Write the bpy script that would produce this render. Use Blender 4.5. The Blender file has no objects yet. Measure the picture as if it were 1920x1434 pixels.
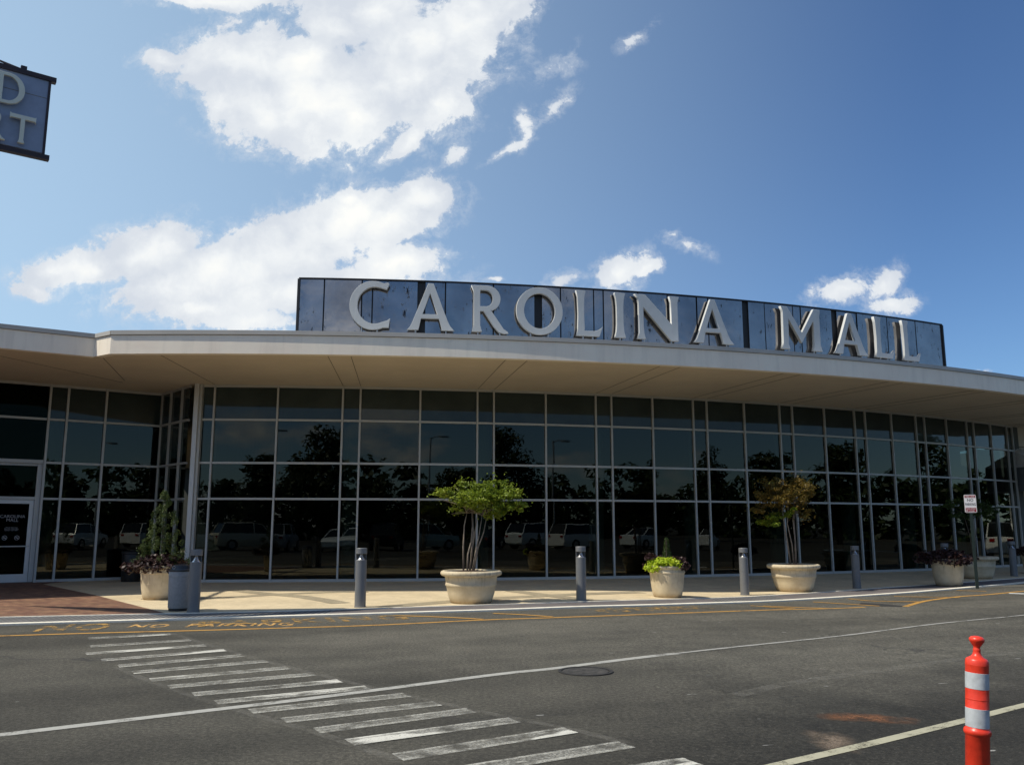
import bpy, bmesh, math, random
import numpy as np
from mathutils import Vector, Matrix
R = math.radians
scene = bpy.context.scene
COL = scene.collection
random.seed(7)

# ------------------------------------------------------------------ camera, sky, sun, exposure
F_PX, PITCH, EYE = 1620.0, R(9.48), 1.55
cam_d = bpy.data.cameras.new('camera'); cam = bpy.data.objects.new('camera', cam_d); COL.objects.link(cam)
cam.location = (0, 0, EYE); cam.rotation_euler = (R(90) + PITCH, 0, 0)
cam_d.sensor_fit = 'HORIZONTAL'; cam_d.sensor_width = 36; cam_d.lens = 36 * F_PX / 1920
cam_d.clip_start = 0.05; cam_d.clip_end = 3000
scene.camera = cam

SUN = Vector((-0.638, -0.215, 1.0)).normalized()
SUN_EL = math.asin(SUN.z); SUN_ROT = math.atan2(SUN.x, SUN.y)
sd = bpy.data.lights.new('sun', 'SUN'); sd.energy = 4.3; sd.angle = R(0.53); sd.color = (1.0, 0.93, 0.80)
so = bpy.data.objects.new('sun', sd); COL.objects.link(so)
so.rotation_euler = SUN.to_track_quat('Z', 'Y').to_euler()

vs = scene.view_settings
vs.view_transform = 'Standard'; vs.look = 'None'; vs.gamma = 1.0; vs.use_curve_mapping = False
vs.exposure = 0.0

def ray(u, v):                       # viewing direction of a point of the 1920 x 1434 photograph
    X = (u - 960) / F_PX; Y = -(v - 717) / F_PX
    c, s = math.cos(PITCH), math.sin(PITCH)
    return (X, c - s * Y, s + c * Y)
def sstep(x, a, b):
    t = max(0.0, min(1.0, (x-a)/(b-a))); return t*t*(3-2*t)
def road_z(x): return -0.10*sstep(x, 0.8, 6.0) + 0.04*sstep(x, 11, 17)      # the road dips a little to the right
REARL = [(-20,12.4),(-8.85,15.37),(-4.5,16.4),(-.95,17.62),(1.45,18.5),(3.74,19.25+.5),(6.0,21.4),(7.8,22.5),(11.1,24.9),(13.4,26.4),(16.4,28.4),(20,31.2)]
def rear_y(x):
    for (x0, y0), (x1, y1) in zip(REARL, REARL[1:]):
        if x <= x1 or (x1, y1) == REARL[-1]: return y0+(y1-y0)*(x-x0)/(x1-x0)
def ground_z(x, y):                  # pavement rises from the kerb back to level at the building
    yg = 76.25-math.sqrt(max(1.0, 51.35**2-(min(max(x, -9), 20.5)+10.58)**2)); yr = rear_y(x)
    return road_z(x)*(1-sstep((y-yr)/max(0.5, yg-yr), 0.25, 1.0))
def G(u, v, z=None):                 # survey: where that direction meets the ground (or the level z)
    r = ray(u, v); h = 0.0 if z is None else z
    for _ in range(1 if z is not None else 8):
        t = (h - EYE) / r[2]; x, y = r[0]*t, r[1]*t
        if z is None: h = ground_z(x, y)
    return (x, y)
def fix(pts):                        # points surveyed on level ground moved along their sight line onto the real surface
    out = []
    for x, y in pts:
        h = 0.0
        for _ in range(8):
            q = (EYE-h)/EYE; h = ground_z(x*q, y*q)
        out.append((x*q, y*q))
    return out

class NT:                            # tiny node-tree helper
    def __init__(s, tree):
        s.t = tree; s.n = tree.nodes; s.l = tree.links
    def node(s, kind, **kw):
        nd = s.n.new(kind)
        for k, v in kw.items():
            if k == 'inp':
                for kk, vv in v.items(): s.put(nd.inputs[kk], vv)
            else: setattr(nd, k, v)
        return nd
    def put(s, sock, v):
        if isinstance(v, bpy.types.NodeSocket): s.l.new(v, sock)
        else: sock.default_value = v
    def math(s, op, a, b=0.0, c=None, clamp=False):
        nd = s.n.new('ShaderNodeMath'); nd.operation = op; nd.use_clamp = clamp
        s.put(nd.inputs[0], a); s.put(nd.inputs[1], b)
        if c is not None: s.put(nd.inputs[2], c)
        return nd.outputs[0]
    def noise(s, vec, scale, detail=4, rough=0.55, dist=0.0):
        nd = s.n.new('ShaderNodeTexNoise')
        if vec is not None: s.put(nd.inputs['Vector'], vec)
        s.put(nd.inputs['Scale'], scale); nd.inputs['Detail'].default_value = detail
        nd.inputs['Roughness'].default_value = rough; nd.inputs['Distortion'].default_value = dist
        return nd.outputs['Fac']
    def ramp(s, fac, stops):
        nd = s.n.new('ShaderNodeValToRGB'); cr = nd.color_ramp
        while len(cr.elements) < len(stops): cr.elements.new(0.5)
        for e, (p, c) in zip(cr.elements, stops):
            e.position = p; e.color = (c, c, c, 1) if isinstance(c, (int, float)) else (*c[:3], 1)
        s.put(nd.inputs[0], fac); return nd.outputs[0]
    def mix(s, fac, a, b, mode='MIX'):
        nd = s.n.new('ShaderNodeMix'); nd.data_type = 'RGBA'; nd.blend_type = mode
        s.put(nd.inputs['Factor'], fac)
        for sock, v in ((nd.inputs[6], a), (nd.inputs[7], b)):
            s.put(sock, v if isinstance(v, bpy.types.NodeSocket) else (*v[:3], 1))
        return nd.outputs[2]
    def maprange(s, v, a, b, c=0.0, d=1.0, smooth=True):
        nd = s.n.new('ShaderNodeMapRange'); nd.interpolation_type = 'SMOOTHSTEP' if smooth else 'LINEAR'
        s.put(nd.inputs[0], v)
        for i, x in enumerate((a, b, c, d)): s.put(nd.inputs[i + 1], x)
        return nd.outputs[0]

world = bpy.data.worlds.new('World'); scene.world = world; world.use_nodes = True
w = NT(world.node_tree); w.n.clear()
SKY_STRENGTH = 0.105
sky = w.node('ShaderNodeTexSky', sky_type='NISHITA', sun_disc=False, sun_elevation=SUN_EL, sun_rotation=SUN_ROT,
             air_density=1.0, dust_density=0.25, ozone_density=2.2, altitude=200)
tc = w.node('ShaderNodeTexCoord'); dirv = tc.outputs['Generated']
sep = w.node('ShaderNodeSeparateXYZ', inp={0: dirv})
yy = w.math('MAXIMUM', sep.outputs[1], 0.12)
pu = w.math('DIVIDE', sep.outputs[0], yy); pv = w.math('DIVIDE', sep.outputs[2], yy)
comb = w.node('ShaderNodeCombineXYZ', inp={0: pu, 1: pv})
p0 = comb.outputs[0]
wn = w.node('ShaderNodeTexNoise', inp={'Vector': p0, 'Scale': 9.0, 'Detail': 5.0, 'Roughness': 0.6})
wsub = w.node('ShaderNodeVectorMath', operation='SUBTRACT', inp={0: wn.outputs['Color'], 1: (0.5, 0.5, 0.5)})
wsc = w.node('ShaderNodeVectorMath', operation='SCALE', inp={0: wsub.outputs[0], 'Scale': 0.05})
pw = w.node('ShaderNodeVectorMath', operation='ADD', inp={0: p0, 1: wsc.outputs[0]}).outputs[0]
def blob_field(blobs):
    cur = None
    for (u, v, rx, ry, a, wgt) in blobs:      # centre, radii (photo survey units), tilt, weight
        r = ray(u, v); cx, cy = r[0] / r[1], r[2] / r[1]
        k = 1.2 / F_PX
        mp = w.node('ShaderNodeMapping', vector_type='TEXTURE')
        w.put(mp.inputs['Vector'], pw)
        mp.inputs['Location'].default_value = (cx, cy, 0)
        mp.inputs['Rotation'].default_value = (0, 0, R(a))
        mp.inputs['Scale'].default_value = (rx * k, ry * k, 1)
        ln = w.node('ShaderNodeVectorMath', operation='LENGTH', inp={0: mp.outputs[0]}).outputs['Value']
        f = w.math('MULTIPLY', w.math('SUBTRACT', 1.0, ln), wgt)
        cur = f if cur is None else w.math('SMOOTH_MAX', cur, f, 0.07)
    return cur
CLOUDS = [
 (440, 120, 130, 85, 10, 1), (600, 190, 200, 105, 0, 1), (560, 130, 190, 70, 0, 1), (760, 110, 190, 125, 25, 1),
 (890, 30, 150, 70, 35, 1), (665, 215, 105, 60, 10, 1), (480, 200, 120, 70, -20, .9), (310, 125, 60, 32, -10, .8),
 (700, 20, 150, 60, 0, 1), (640, 60, 90, 60, 0, .9), (760, 262, 60, 20, 42, .7), (960, 5, 90, 34, 38, .9), (420, 2, 130, 22, 0, .8), (820, 190, 90, 70, 40, .6),
 (275, 475, 110, 62, 15, 1), (180, 500, 130, 42, 8, 1), (95, 505, 60, 28, 5, .9), (60, 535, 40, 16, 0, .6),
 (400, 510, 210, 58, 10, 1), (560, 455, 170, 78, 25, 1), (650, 410, 118, 50, 25, 1), (662, 368, 36, 24, 0, .9),
 (800, 365, 66, 48, 10, 1), (740, 410, 120, 48, 20, 1), (560, 540, 260, 55, 0, .8), (760, 490, 90, 34, 12, .8),
 (380, 570, 160, 32, 0, .6), (300, 540, 120, 34, 0, .7), (480, 590, 180, 22, 0, .5),
 (985, 230, 30, 15, 62, .42), (1035, 200, 44, 15, 50, .5), (985, 255, 26, 9, 75, .35), (950, 290, 42, 8, 32, .42),
 (1160, 505, 66, 34, 25, .9), (1210, 495, 42, 18, 20, .7), (1050, 522, 36, 18, 30, .7), (928, 528, 16, 7, 0, .7),
 (1580, 550, 62, 26, 15, .7), (1650, 530, 50, 20, 40, .7), (1660, 565, 44, 18, 10, .6), (1840, 692, 20, 6, 0, .6),
 (1290, 462, 24, 9, -20, .24), (1270, 445, 10, 5, 0, .24), (1040, 125, 30, 12, 20, .2), (1195, 75, 24, 7, 40, .2),
 (855, 298, 18, 14, 30, .35)]
fieldf = blob_field(CLOUDS)
n1 = w.noise(p0, 7.0, 10, 0.64, 0.2); n2 = w.noise(pw, 22.0, 8, 0.7)
vo = w.node('ShaderNodeTexVoronoi', feature='SMOOTH_F1', inp={'Vector': pw, 'Scale': 17.0, 'Smoothness': 0.6})
nn = w.math('ADD', w.math('MULTIPLY', w.math('SUBTRACT', n1, 0.5), 1.15), w.math('MULTIPLY', w.math('SUBTRACT', n2, 0.5), 0.95))
nn = w.math('ADD', nn, w.math('MULTIPLY', w.math('SUBTRACT', 0.42, vo.outputs['Distance']), 0.45))
wisp = w.noise(pw, 34.0, 7, 0.72)
dens = w.math('ADD', w.math('ADD', fieldf, nn), w.math('MULTIPLY', w.math('SUBTRACT', wisp, 0.5), w.maprange(fieldf, 0.7, 0.0, 0.1, 1.3)))
gate = w.maprange(fieldf, -0.5, 0.05)
body = w.maprange(dens, 0.0, 0.27)
veil = w.math('MULTIPLY', w.maprange(w.math('ADD', dens, w.math('MULTIPLY', w.math('SUBTRACT', wisp, 0.5), 0.8)), -0.35, 0.35), 0.42)
front = w.math('MULTIPLY', w.math('MAXIMUM', body, veil), gate)
front = w.math('MULTIPLY', front, w.maprange(sep.outputs[1], 0.2, 0.3))
# clouds in the rest of the sky (seen mirrored in the sign and the glass)
bz = w.math('ADD', w.math('ABSOLUTE', sep.outputs[2]), 0.35)
bvec = w.node('ShaderNodeCombineXYZ', inp={0: w.math('DIVIDE', sep.outputs[0], bz), 1: w.math('DIVIDE', sep.outputs[1], bz)})
nb = w.noise(bvec.outputs[0], 1.9, 8, 0.6, 0.2)
nb = w.math('SUBTRACT', nb, w.math('MULTIPLY', w.math('MAXIMUM', sep.outputs[0], 0.0), 0.13))
back = w.math('MULTIPLY', w.maprange(nb, 0.47, 0.62), w.maprange(sep.outputs[1], 0.1, -0.1))
mask = w.math('MAXIMUM', front, back, clamp=True)
core = w.maprange(dens, 0.1, 0.9)
shade = w.math('MULTIPLY', w.noise(pw, 8.0, 4, 0.5), w.maprange(w.math('SUBTRACT', dens, w.math('MULTIPLY', n1, 0.5)), 0.0, 0.8, 0.75, 1.1))
ccol = w.ramp(shade, [(0.32, (0.66, 0.71, 0.80)), (0.48, (0.86, 0.89, 0.93)), (0.62, (1.0, 1.0, 0.98))])
ccol = w.mix(1.0, ccol, (1.02, 1.02, 1.0), 'MULTIPLY')
# hazy brightening of the air towards the sun side
sunny = w.node('ShaderNodeVectorMath', operation='DOT_PRODUCT', inp={0: dirv, 1: (-0.90, 0.42, 0.12)}).outputs['Value']
glow = w.maprange(sunny, 0.0, 1.02, 0.0, 1.0, smooth=False)
skyb = w.mix(1.0, sky.outputs[0], (SKY_STRENGTH*.66, SKY_STRENGTH*.86, SKY_STRENGTH*1.08), 'MULTIPLY')
skyc = w.mix(w.math('MULTIPLY', w.math('POWER', glow, 1.25), 0.75), skyb, (0.62, 0.84, 1.0))
fin = w.mix(mask, skyc, ccol)
bg = w.node('ShaderNodeBackground', inp={'Color': fin, 'Strength': 1.0})
wo = w.node('ShaderNodeOutputWorld'); w.l.new(bg.outputs[0], wo.inputs[0])
try:
    world.cycles.sampling_method = 'MANUAL'; world.cycles.sample_map_resolution = 512
except Exception: pass
scene.cycles.max_bounces = 8; scene.cycles.transparent_max_bounces = 12
scene.cycles.sample_clamp_indirect = 6

# ------------------------------------------------------------------ helpers
def link(name, me, mat=None, parent=None, smooth=False):
    o = bpy.data.objects.new(name, me); COL.objects.link(o)
    if mat is not None: me.materials.append(mat)
    if parent is not None: o.parent = parent
    if smooth:
        me.polygons.foreach_set('use_smooth', [True] * len(me.polygons))
    return o
def tag(o, label=None, cat=None, group=None, kind=None):
    if label: o['label'] = label
    if cat: o['category'] = cat
    if group: o['group'] = group
    if kind: o['kind'] = kind
    return o
def thing(name, label, cat, loc=(0, 0, 0), rz=0.0, group=None):
    o = bpy.data.objects.new(name, None); COL.objects.link(o); o.empty_display_size = 0.2
    o.location = loc; o.rotation_euler = (0, 0, rz)
    return tag(o, label, cat, group)
def copy_tree(o, parent=None):
    c = o.copy(); COL.objects.link(c); c.parent = parent
    for ch in list(o.children): copy_tree(ch, c)
    return c

class MB:
    def __init__(s): s.v = []; s.f = []; s.uv = {}
    def add(s, vs_, fs):
        b = len(s.v); s.v += [tuple(p) for p in vs_]; s.f += [tuple(i + b for i in f) for f in fs]
    def box(s, x0, y0, z0, x1, y1, z1):
        s.add([(x0,y0,z0),(x1,y0,z0),(x1,y1,z0),(x0,y1,z0),(x0,y0,z1),(x1,y0,z1),(x1,y1,z1),(x0,y1,z1)],
              [(0,3,2,1),(4,5,6,7),(0,1,5,4),(1,2,6,5),(2,3,7,6),(3,0,4,7)])
    def obox(s, c, ex, ey, ez, hx, hy, hz):       # oriented box: centre, axes, half sizes
        c, ex, ey, ez = map(Vector, (c, ex, ey, ez)); P = []
        for k in (-1, 1):
            for (i, j) in ((-1,-1),(1,-1),(1,1),(-1,1)): P.append(c + ex*hx*i + ey*hy*j + ez*hz*k)
        s.add(P, [(0,3,2,1),(4,5,6,7),(0,1,5,4),(1,2,6,5),(2,3,7,6),(3,0,4,7)])
    def prism(s, poly, z0, z1):
        n = len(poly)
        a = sum(poly[i][0]*poly[(i+1)%n][1]-poly[(i+1)%n][0]*poly[i][1] for i in range(n))
        if a < 0: poly = poly[::-1]
        s.add([(x,y,z0) for x,y in poly]+[(x,y,z1) for x,y in poly],
              [tuple(range(n))[::-1], tuple(range(n,2*n))]+[(i,(i+1)%n,n+(i+1)%n,n+i) for i in range(n)])
    def strip(s, A, B, z):                         # quads between two polylines at level z
        n = len(A); s.add([(x,y,z) for x,y in A]+[(x,y,z) for x,y in B], [(i,i+1,n+i+1,n+i) for i in range(n-1)])
    def bar(s, A, B, z0, z1):                      # solid between two polylines
        n = len(A)
        P = [(x,y,z0) for x,y in A]+[(x,y,z0) for x,y in B]+[(x,y,z1) for x,y in A]+[(x,y,z1) for x,y in B]
        f = []
        for i in range(n-1):
            f += [(i+1,i,n+i,n+i+1),(2*n+i,2*n+i+1,3*n+i+1,3*n+i),(i,i+1,2*n+i+1,2*n+i),(n+i+1,n+i,3*n+i,3*n+i+1)]
        f += [(0,2*n,3*n,n),(n-1,2*n-1,4*n-1,3*n-1)]
        s.add(P, f)
    def lathe(s, prof, n=32, c=(0,0), caps=True):
        m = len(prof); P = []
        for (r, z) in prof:
            for k in range(n):
                a = 2*math.pi*k/n; P.append((c[0]+r*math.cos(a), c[1]+r*math.sin(a), z))
        f = [(i*n+k, i*n+(k+1)%n, (i+1)*n+(k+1)%n, (i+1)*n+k) for i in range(m-1) for k in range(n)]
        if caps: f += [tuple(range(n))[::-1], tuple(range((m-1)*n, m*n))]
        s.add(P, f)
    def tube(s, pts, rad, n=8):
        pts = [Vector(p) for p in pts]; m = len(pts)
        if not isinstance(rad, (list, tuple)): rad = [rad]*m
        P = []
        for i, p in enumerate(pts):
            d = (pts[min(i+1,m-1)] - pts[max(i-1,0)]).normalized()
            a = d.cross(Vector((0.1,1,0.03))).normalized(); b = d.cross(a)
            for k in range(n):
                t = 2*math.pi*k/n; P.append(p + a*rad[i]*math.cos(t) + b*rad[i]*math.sin(t))
        s.add(P, [(i*n+k, (i+1)*n+k, (i+1)*n+(k+1)%n, i*n+(k+1)%n) for i in range(m-1) for k in range(n)]+[tuple(range(n)), tuple(range((m-1)*n,m*n))[::-1]])
    def build(s, name, mat=None, parent=None, smooth=False, auto=None):
        me = bpy.data.meshes.new(name); me.from_pydata(s.v, [], s.f); me.update()
        o = link(name, me, mat, parent, smooth)
        if auto is not None:
            bm = bmesh.new(); bm.from_mesh(me)
            for e in bm.edges:
                e.smooth = not (len(e.link_faces) == 2 and e.calc_face_angle(0) > R(auto))
            for f in bm.faces: f.smooth = True
            bm.to_mesh(me); bm.free()
        return o

# ------------------------------------------------------------------ materials
def new_mat(name):
    m = bpy.data.materials.new(name); m.use_nodes = True; t = NT(m.node_tree); t.n.clear()
    out = t.node('ShaderNodeOutputMaterial'); b = t.node('ShaderNodeBsdfPrincipled')
    t.l.new(b.outputs[0], out.inputs[0]); t.b = b; t.out = out
    return m, t
def objco(t): return t.node('ShaderNodeTexCoord').outputs['Object']
def geoco(t): return t.node('ShaderNodeNewGeometry').outputs['Position']
def bump(t, h, strength=0.3, dist=0.01):
    bn = t.node('ShaderNodeBump', inp={'Strength': strength, 'Distance': dist, 'Height': h}); t.l.new(bn.outputs[0], t.b.inputs['Normal'])
def simple(name, col, rough=0.5, metal=0.0, var=0.12, scale=6.0, bmp=0.0, bscale=60, spec=0.5, coord='obj'):
    m, t = new_mat(name); co = objco(t) if coord == 'obj' else geoco(t)
    n = t.noise(co, scale, 6, 0.6)
    lo = [c*(1-var) for c in col]; hi = [min(1, c*(1+var)) for c in col]
    c = t.ramp(n, [(0.3, lo), (0.7, hi)])
    t.l.new(c, t.b.inputs['Base Color']); t.b.inputs['Roughness'].default_value = rough
    t.b.inputs['Metallic'].default_value = metal; t.b.inputs['Specular IOR Level'].default_value = spec
    if bmp: bump(t, t.noise(co, bscale, 4, 0.6), bmp, 0.01)
    return m

def m_asphalt():
    m, t = new_mat('asphalt'); co = geoco(t)
    fine = t.noise(co, 95, 3, 0.8); mid = t.noise(co, 26, 4, 0.75); big = t.noise(co, 0.33, 5, 0.6, 0.5); med = t.noise(co, 1.6, 6, 0.65)
    vor = t.node('ShaderNodeTexVoronoi', feature='F1', inp={'Vector': co, 'Scale': 70.0})
    base = t.ramp(big, [(0.34, (0.072, 0.068, 0.054)), (0.5, (0.104, 0.097, 0.076)), (0.66, (0.132, 0.121, 0.095))])
    c = t.mix(0.55, base, t.ramp(med, [(0.3, (0.078, 0.073, 0.060)), (0.7, (0.14, 0.13, 0.102))]))
    c = t.mix(1.0, c, t.ramp(fine, [(0.3, 0.50), (0.5, 0.95), (0.68, 1.75)]), 'MULTIPLY')
    c = t.mix(1.0, c, t.ramp(mid, [(0.36, 0.62), (0.5, 0.96), (0.64, 1.5)]), 'MULTIPLY')
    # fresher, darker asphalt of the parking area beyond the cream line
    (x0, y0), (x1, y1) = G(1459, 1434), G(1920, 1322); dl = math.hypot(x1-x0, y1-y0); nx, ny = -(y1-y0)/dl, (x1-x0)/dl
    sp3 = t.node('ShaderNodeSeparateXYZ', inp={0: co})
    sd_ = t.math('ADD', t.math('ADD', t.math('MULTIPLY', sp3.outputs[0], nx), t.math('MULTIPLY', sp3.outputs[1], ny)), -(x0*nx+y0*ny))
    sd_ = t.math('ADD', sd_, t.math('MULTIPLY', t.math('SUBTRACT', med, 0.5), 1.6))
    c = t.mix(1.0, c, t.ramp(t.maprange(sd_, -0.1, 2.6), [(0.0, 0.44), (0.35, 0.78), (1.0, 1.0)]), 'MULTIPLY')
    stone = t.maprange(vor.outputs['Color'], 0.80, 0.95)
    c = t.mix(t.math('MULTIPLY', stone, 0.35), c, (0.24, 0.22, 0.18))
    # tyre darkening running along the lane
    mp = t.node('ShaderNodeMapping', vector_type='TEXTURE', inp={'Vector': co}); mp.inputs['Rotation'].default_value = (0, 0, R(21)); mp.inputs['Scale'].default_value = (9, 1.3, 1)
    tr = t.noise(mp.outputs[0], 0.8, 3, 0.5)
    c = t.mix(1.0, c, t.ramp(tr, [(0.36, 0.72), (0.60, 1.08)]), 'MULTIPLY')
    # older driven lanes near and left, with lens vignetting darkened into the colour
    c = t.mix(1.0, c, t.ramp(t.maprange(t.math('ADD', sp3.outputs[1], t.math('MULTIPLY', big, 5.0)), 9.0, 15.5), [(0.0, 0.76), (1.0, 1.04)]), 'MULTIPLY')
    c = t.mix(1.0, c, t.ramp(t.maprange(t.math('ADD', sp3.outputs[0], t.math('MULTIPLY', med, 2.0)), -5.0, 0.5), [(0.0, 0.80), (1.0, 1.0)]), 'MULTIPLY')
    # short pits and a few cracks
    mp2 = t.node('ShaderNodeMapping', vector_type='TEXTURE', inp={'Vector': co}); mp2.inputs['Rotation'].default_value = (0, 0, R(15)); mp2.inputs['Scale'].default_value = (3.0, 1, 1)
    pit = t.noise(mp2.outputs[0], 17, 2, 0.5)
    c = t.mix(t.math('MULTIPLY', t.maprange(pit, 0.69, 0.74), 0.75), c, (0.028, 0.027, 0.025))
    sp = t.noise(mp2.outputs[0], 9, 2, 0.5)
    c = t.mix(t.math('MULTIPLY', t.maprange(sp, 0.755, 0.77), 0.7), c, (0.45, 0.44, 0.40))
    cr = t.node('ShaderNodeTexVoronoi', feature='DISTANCE_TO_EDGE')
    wv = t.node('ShaderNodeVectorMath', operation='ADD', inp={0: co, 1: t.node('ShaderNodeTexNoise', inp={'Vector': co, 'Scale': 1.2, 'Detail': 6.0}).outputs['Color']})
    t.put(cr.inputs['Vector'], wv.outputs[0]); cr.inputs['Scale'].default_value = 0.22
    crack = t.math('MULTIPLY', t.maprange(cr.outputs['Distance'], 0.006, 0.0), t.maprange(t.noise(co, 0.25, 2), 0.5, 0.62))
    c = t.mix(t.math('MULTIPLY', crack, 0.6), c, (0.03, 0.03, 0.03))
    t.l.new(c, t.b.inputs['Base Color']); t.b.inputs['Roughness'].default_value = 0.88; t.b.inputs['Specular IOR Level'].default_value = 0.3
    h = t.math('ADD', fine, t.math('MULTIPLY', mid, 0.6)); bump(t, h, 0.9, 0.010)
    return m
def m_paint(name, col, wear=0.5, scale=5.0, soft=0.12, streak=None, rot=20):
    """road paint worn down to the asphalt below: the holes in it are real holes"""
    m, t = new_mat(name); co = geoco(t)
    v = co
    if streak:
        mp = t.node('ShaderNodeMapping', vector_type='TEXTURE', inp={'Vector': co}); mp.inputs['Rotation'].default_value = (0, 0, R(rot)); mp.inputs['Scale'].default_value = (streak, 1, 1); v = mp.outputs[0]
    a = t.noise(v, scale, 5, 0.65); b = t.noise(co, 60, 3, 0.7)
    s = t.math('ADD', a, t.math('MULTIPLY', t.math('SUBTRACT', b, 0.5), 0.55))
    al = t.maprange(s, wear - soft, wear + soft)
    c = t.mix(t.noise(co, 12, 4), [x*0.72 for x in col], col)
    t.l.new(c, t.b.inputs['Base Color']); t.b.inputs['Roughness'].default_value = 0.75
    t.l.new(t.math('MULTIPLY', al, 0.96), t.b.inputs['Alpha'])
    return m
def m_worn(name, col, lvl, patchy=0.85):
    """old traffic paint: thin grainy remains with a few whole patches"""
    m, t = new_mat(name); co = geoco(t)
    gr = t.noise(co, 55, 4, 0.75); md = t.noise(co, 4.5, 5, 0.7)
    mp = t.node('ShaderNodeMapping', vector_type='TEXTURE', inp={'Vector': co}); mp.inputs['Rotation'].default_value = (0, 0, R(31)); mp.inputs['Scale'].default_value = (2.6, 1, 1)
    pt = t.noise(mp.outputs[0], 2.3, 3, 0.5)
    a = t.math('MULTIPLY', t.math('MULTIPLY', t.maprange(gr, 0.35, 0.62, 0.35, 1.7), t.maprange(md, 0.32, 0.62, 0.15, 1.7)), lvl)
    a = t.math('ADD', a, t.math('MULTIPLY', t.math('MULTIPLY', t.maprange(pt, 0.575, 0.63), t.maprange(gr, 0.3, 0.45)), patchy), clamp=True)
    t.l.new(t.mix(md, [x*0.85 for x in col], col), t.b.inputs['Base Color']); t.b.inputs['Roughness'].default_value = 0.8
    t.l.new(a, t.b.inputs['Alpha']); return m
def m_stain(name, col, amt):
    m, t = new_mat(name); co = geoco(t); at = t.node('ShaderNodeAttribute', attribute_name='fade')
    a = t.math('MULTIPLY', t.math('POWER', at.outputs['Fac'], 0.9), t.maprange(t.noise(co, 4.0, 6, 0.75), 0.38, 0.62, 0.15, 1.0))
    a = t.math('MULTIPLY', t.math('MULTIPLY', a, t.maprange(t.noise(co, 45, 3, 0.7), 0.35, 0.6, 0.5, 1.1)), amt, clamp=True)
    t.put(t.b.inputs['Base Color'], (*col, 1)); t.b.inputs['Roughness'].default_value = 0.9; t.l.new(a, t.b.inputs['Alpha']); return m
def m_concrete(name, col, joints=None, var=0.14, speck=0.25):
    m, t = new_mat(name); co = geoco(t)
    a = t.noise(co, 0.9, 6, 0.65); f = t.noise(co, 80, 3, 0.75); g = t.noise(co, 6, 5, 0.6)
    c = t.ramp(a, [(0.3, [x*(1-var) for x in col]), (0.7, [x*(1+var) for x in col])])
    c = t.mix(1.0, c, t.ramp(f, [(0.32, 1-speck), (0.66, 1+speck)]), 'MULTIPLY')
    c = t.mix(1.0, c, t.ramp(g, [(0.35, 0.9), (0.65, 1.07)]), 'MULTIPLY')
    t.l.new(c, t.b.inputs['Base Color']); t.b.inputs['Roughness'].default_value = 0.85; t.b.inputs['Specular IOR Level'].default_value = 0.3
    bump(t, f, 0.35, 0.004)
    return m
def m_brick():
    m, t = new_mat('brick_paving'); co = geoco(t)
    mp = t.node('ShaderNodeMapping', inp={'Vector': co}); mp.inputs['Rotation'].default_value = (0, 0, R(28))
    br = t.node('ShaderNodeTexBrick', inp={'Vector': mp.outputs[0], 'Color1': (0.15, 0.065, 0.038, 1), 'Color2': (0.27, 0.145, 0.075, 1), 'Mortar': (0.12, 0.085, 0.065, 1), 'Scale': 1.0, 'Mortar Size': 0.006, 'Bias': -0.1, 'Brick Width': 0.21, 'Row Height': 0.105})
    c = t.mix(1.0, br.outputs[0], t.ramp(t.noise(co, 2.2, 6, 0.7), [(0.3, 0.68), (0.7, 1.35)]), 'MULTIPLY')
    c = t.mix(1.0, c, t.ramp(t.noise(co, 70, 3, 0.7), [(0.3, 0.8), (0.7, 1.2)]), 'MULTIPLY')
    t.l.new(c, t.b.inputs['Base Color']); t.b.inputs['Roughness'].default_value = 0.85
    bump(t, br.outputs['Fac'], -0.4, 0.004)
    return m
def m_tactile():
    m, t = new_mat('tactile_paving'); uv = t.node('ShaderNodeTexCoord').outputs['UV']; co = geoco(t)
    s = t.node('ShaderNodeSeparateXYZ', inp={0: uv})
    a = t.math('ABSOLUTE', t.math('SUBTRACT', t.math('FRACT', t.math('MULTIPLY', s.outputs[0], 9.5)), 0.5))
    b = t.math('ABSOLUTE', t.math('SUBTRACT', t.math('FRACT', t.math('MULTIPLY', s.outputs[1], 14.0)), 0.5))
    d = t.math('MULTIPLY', t.maprange(a, 0.10, 0.26), t.maprange(b, 0.05, 0.2, 0.55, 1.0))
    c = t.mix(d, (0.055, 0.055, 0.058), (0.20, 0.195, 0.185))
    c = t.mix(1.0, c, t.ramp(t.noise(co, 1.5, 5, 0.7), [(0.3, 0.7), (0.7, 1.25)]), 'MULTIPLY')
    t.l.new(c, t.b.inputs['Base Color']); t.b.inputs['Roughness'].default_value = 0.8
    bump(t, d, 0.9, 0.012)
    return m
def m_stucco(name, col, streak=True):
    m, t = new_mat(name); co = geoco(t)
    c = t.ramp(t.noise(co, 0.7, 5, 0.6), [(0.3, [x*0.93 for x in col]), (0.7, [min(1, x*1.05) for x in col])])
    if streak:
        mp = t.node('ShaderNodeMapping', inp={'Vector': co}); mp.inputs['Scale'].default_value = (2.2, 2.2, 0.25)
        st = t.noise(mp.outputs[0], 1.4, 6, 0.7)
        c = t.mix(1.0, c, t.ramp(st, [(0.34, 0.90), (0.52, 1.0)]), 'MULTIPLY')
    t.l.new(c, t.b.inputs['Base Color']); t.b.inputs['Roughness'].default_value = 0.9; t.b.inputs['Specular IOR Level'].default_value = 0.25
    bump(t, t.noise(co, 55, 4, 0.7), 0.35, 0.006)
    return m
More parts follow.
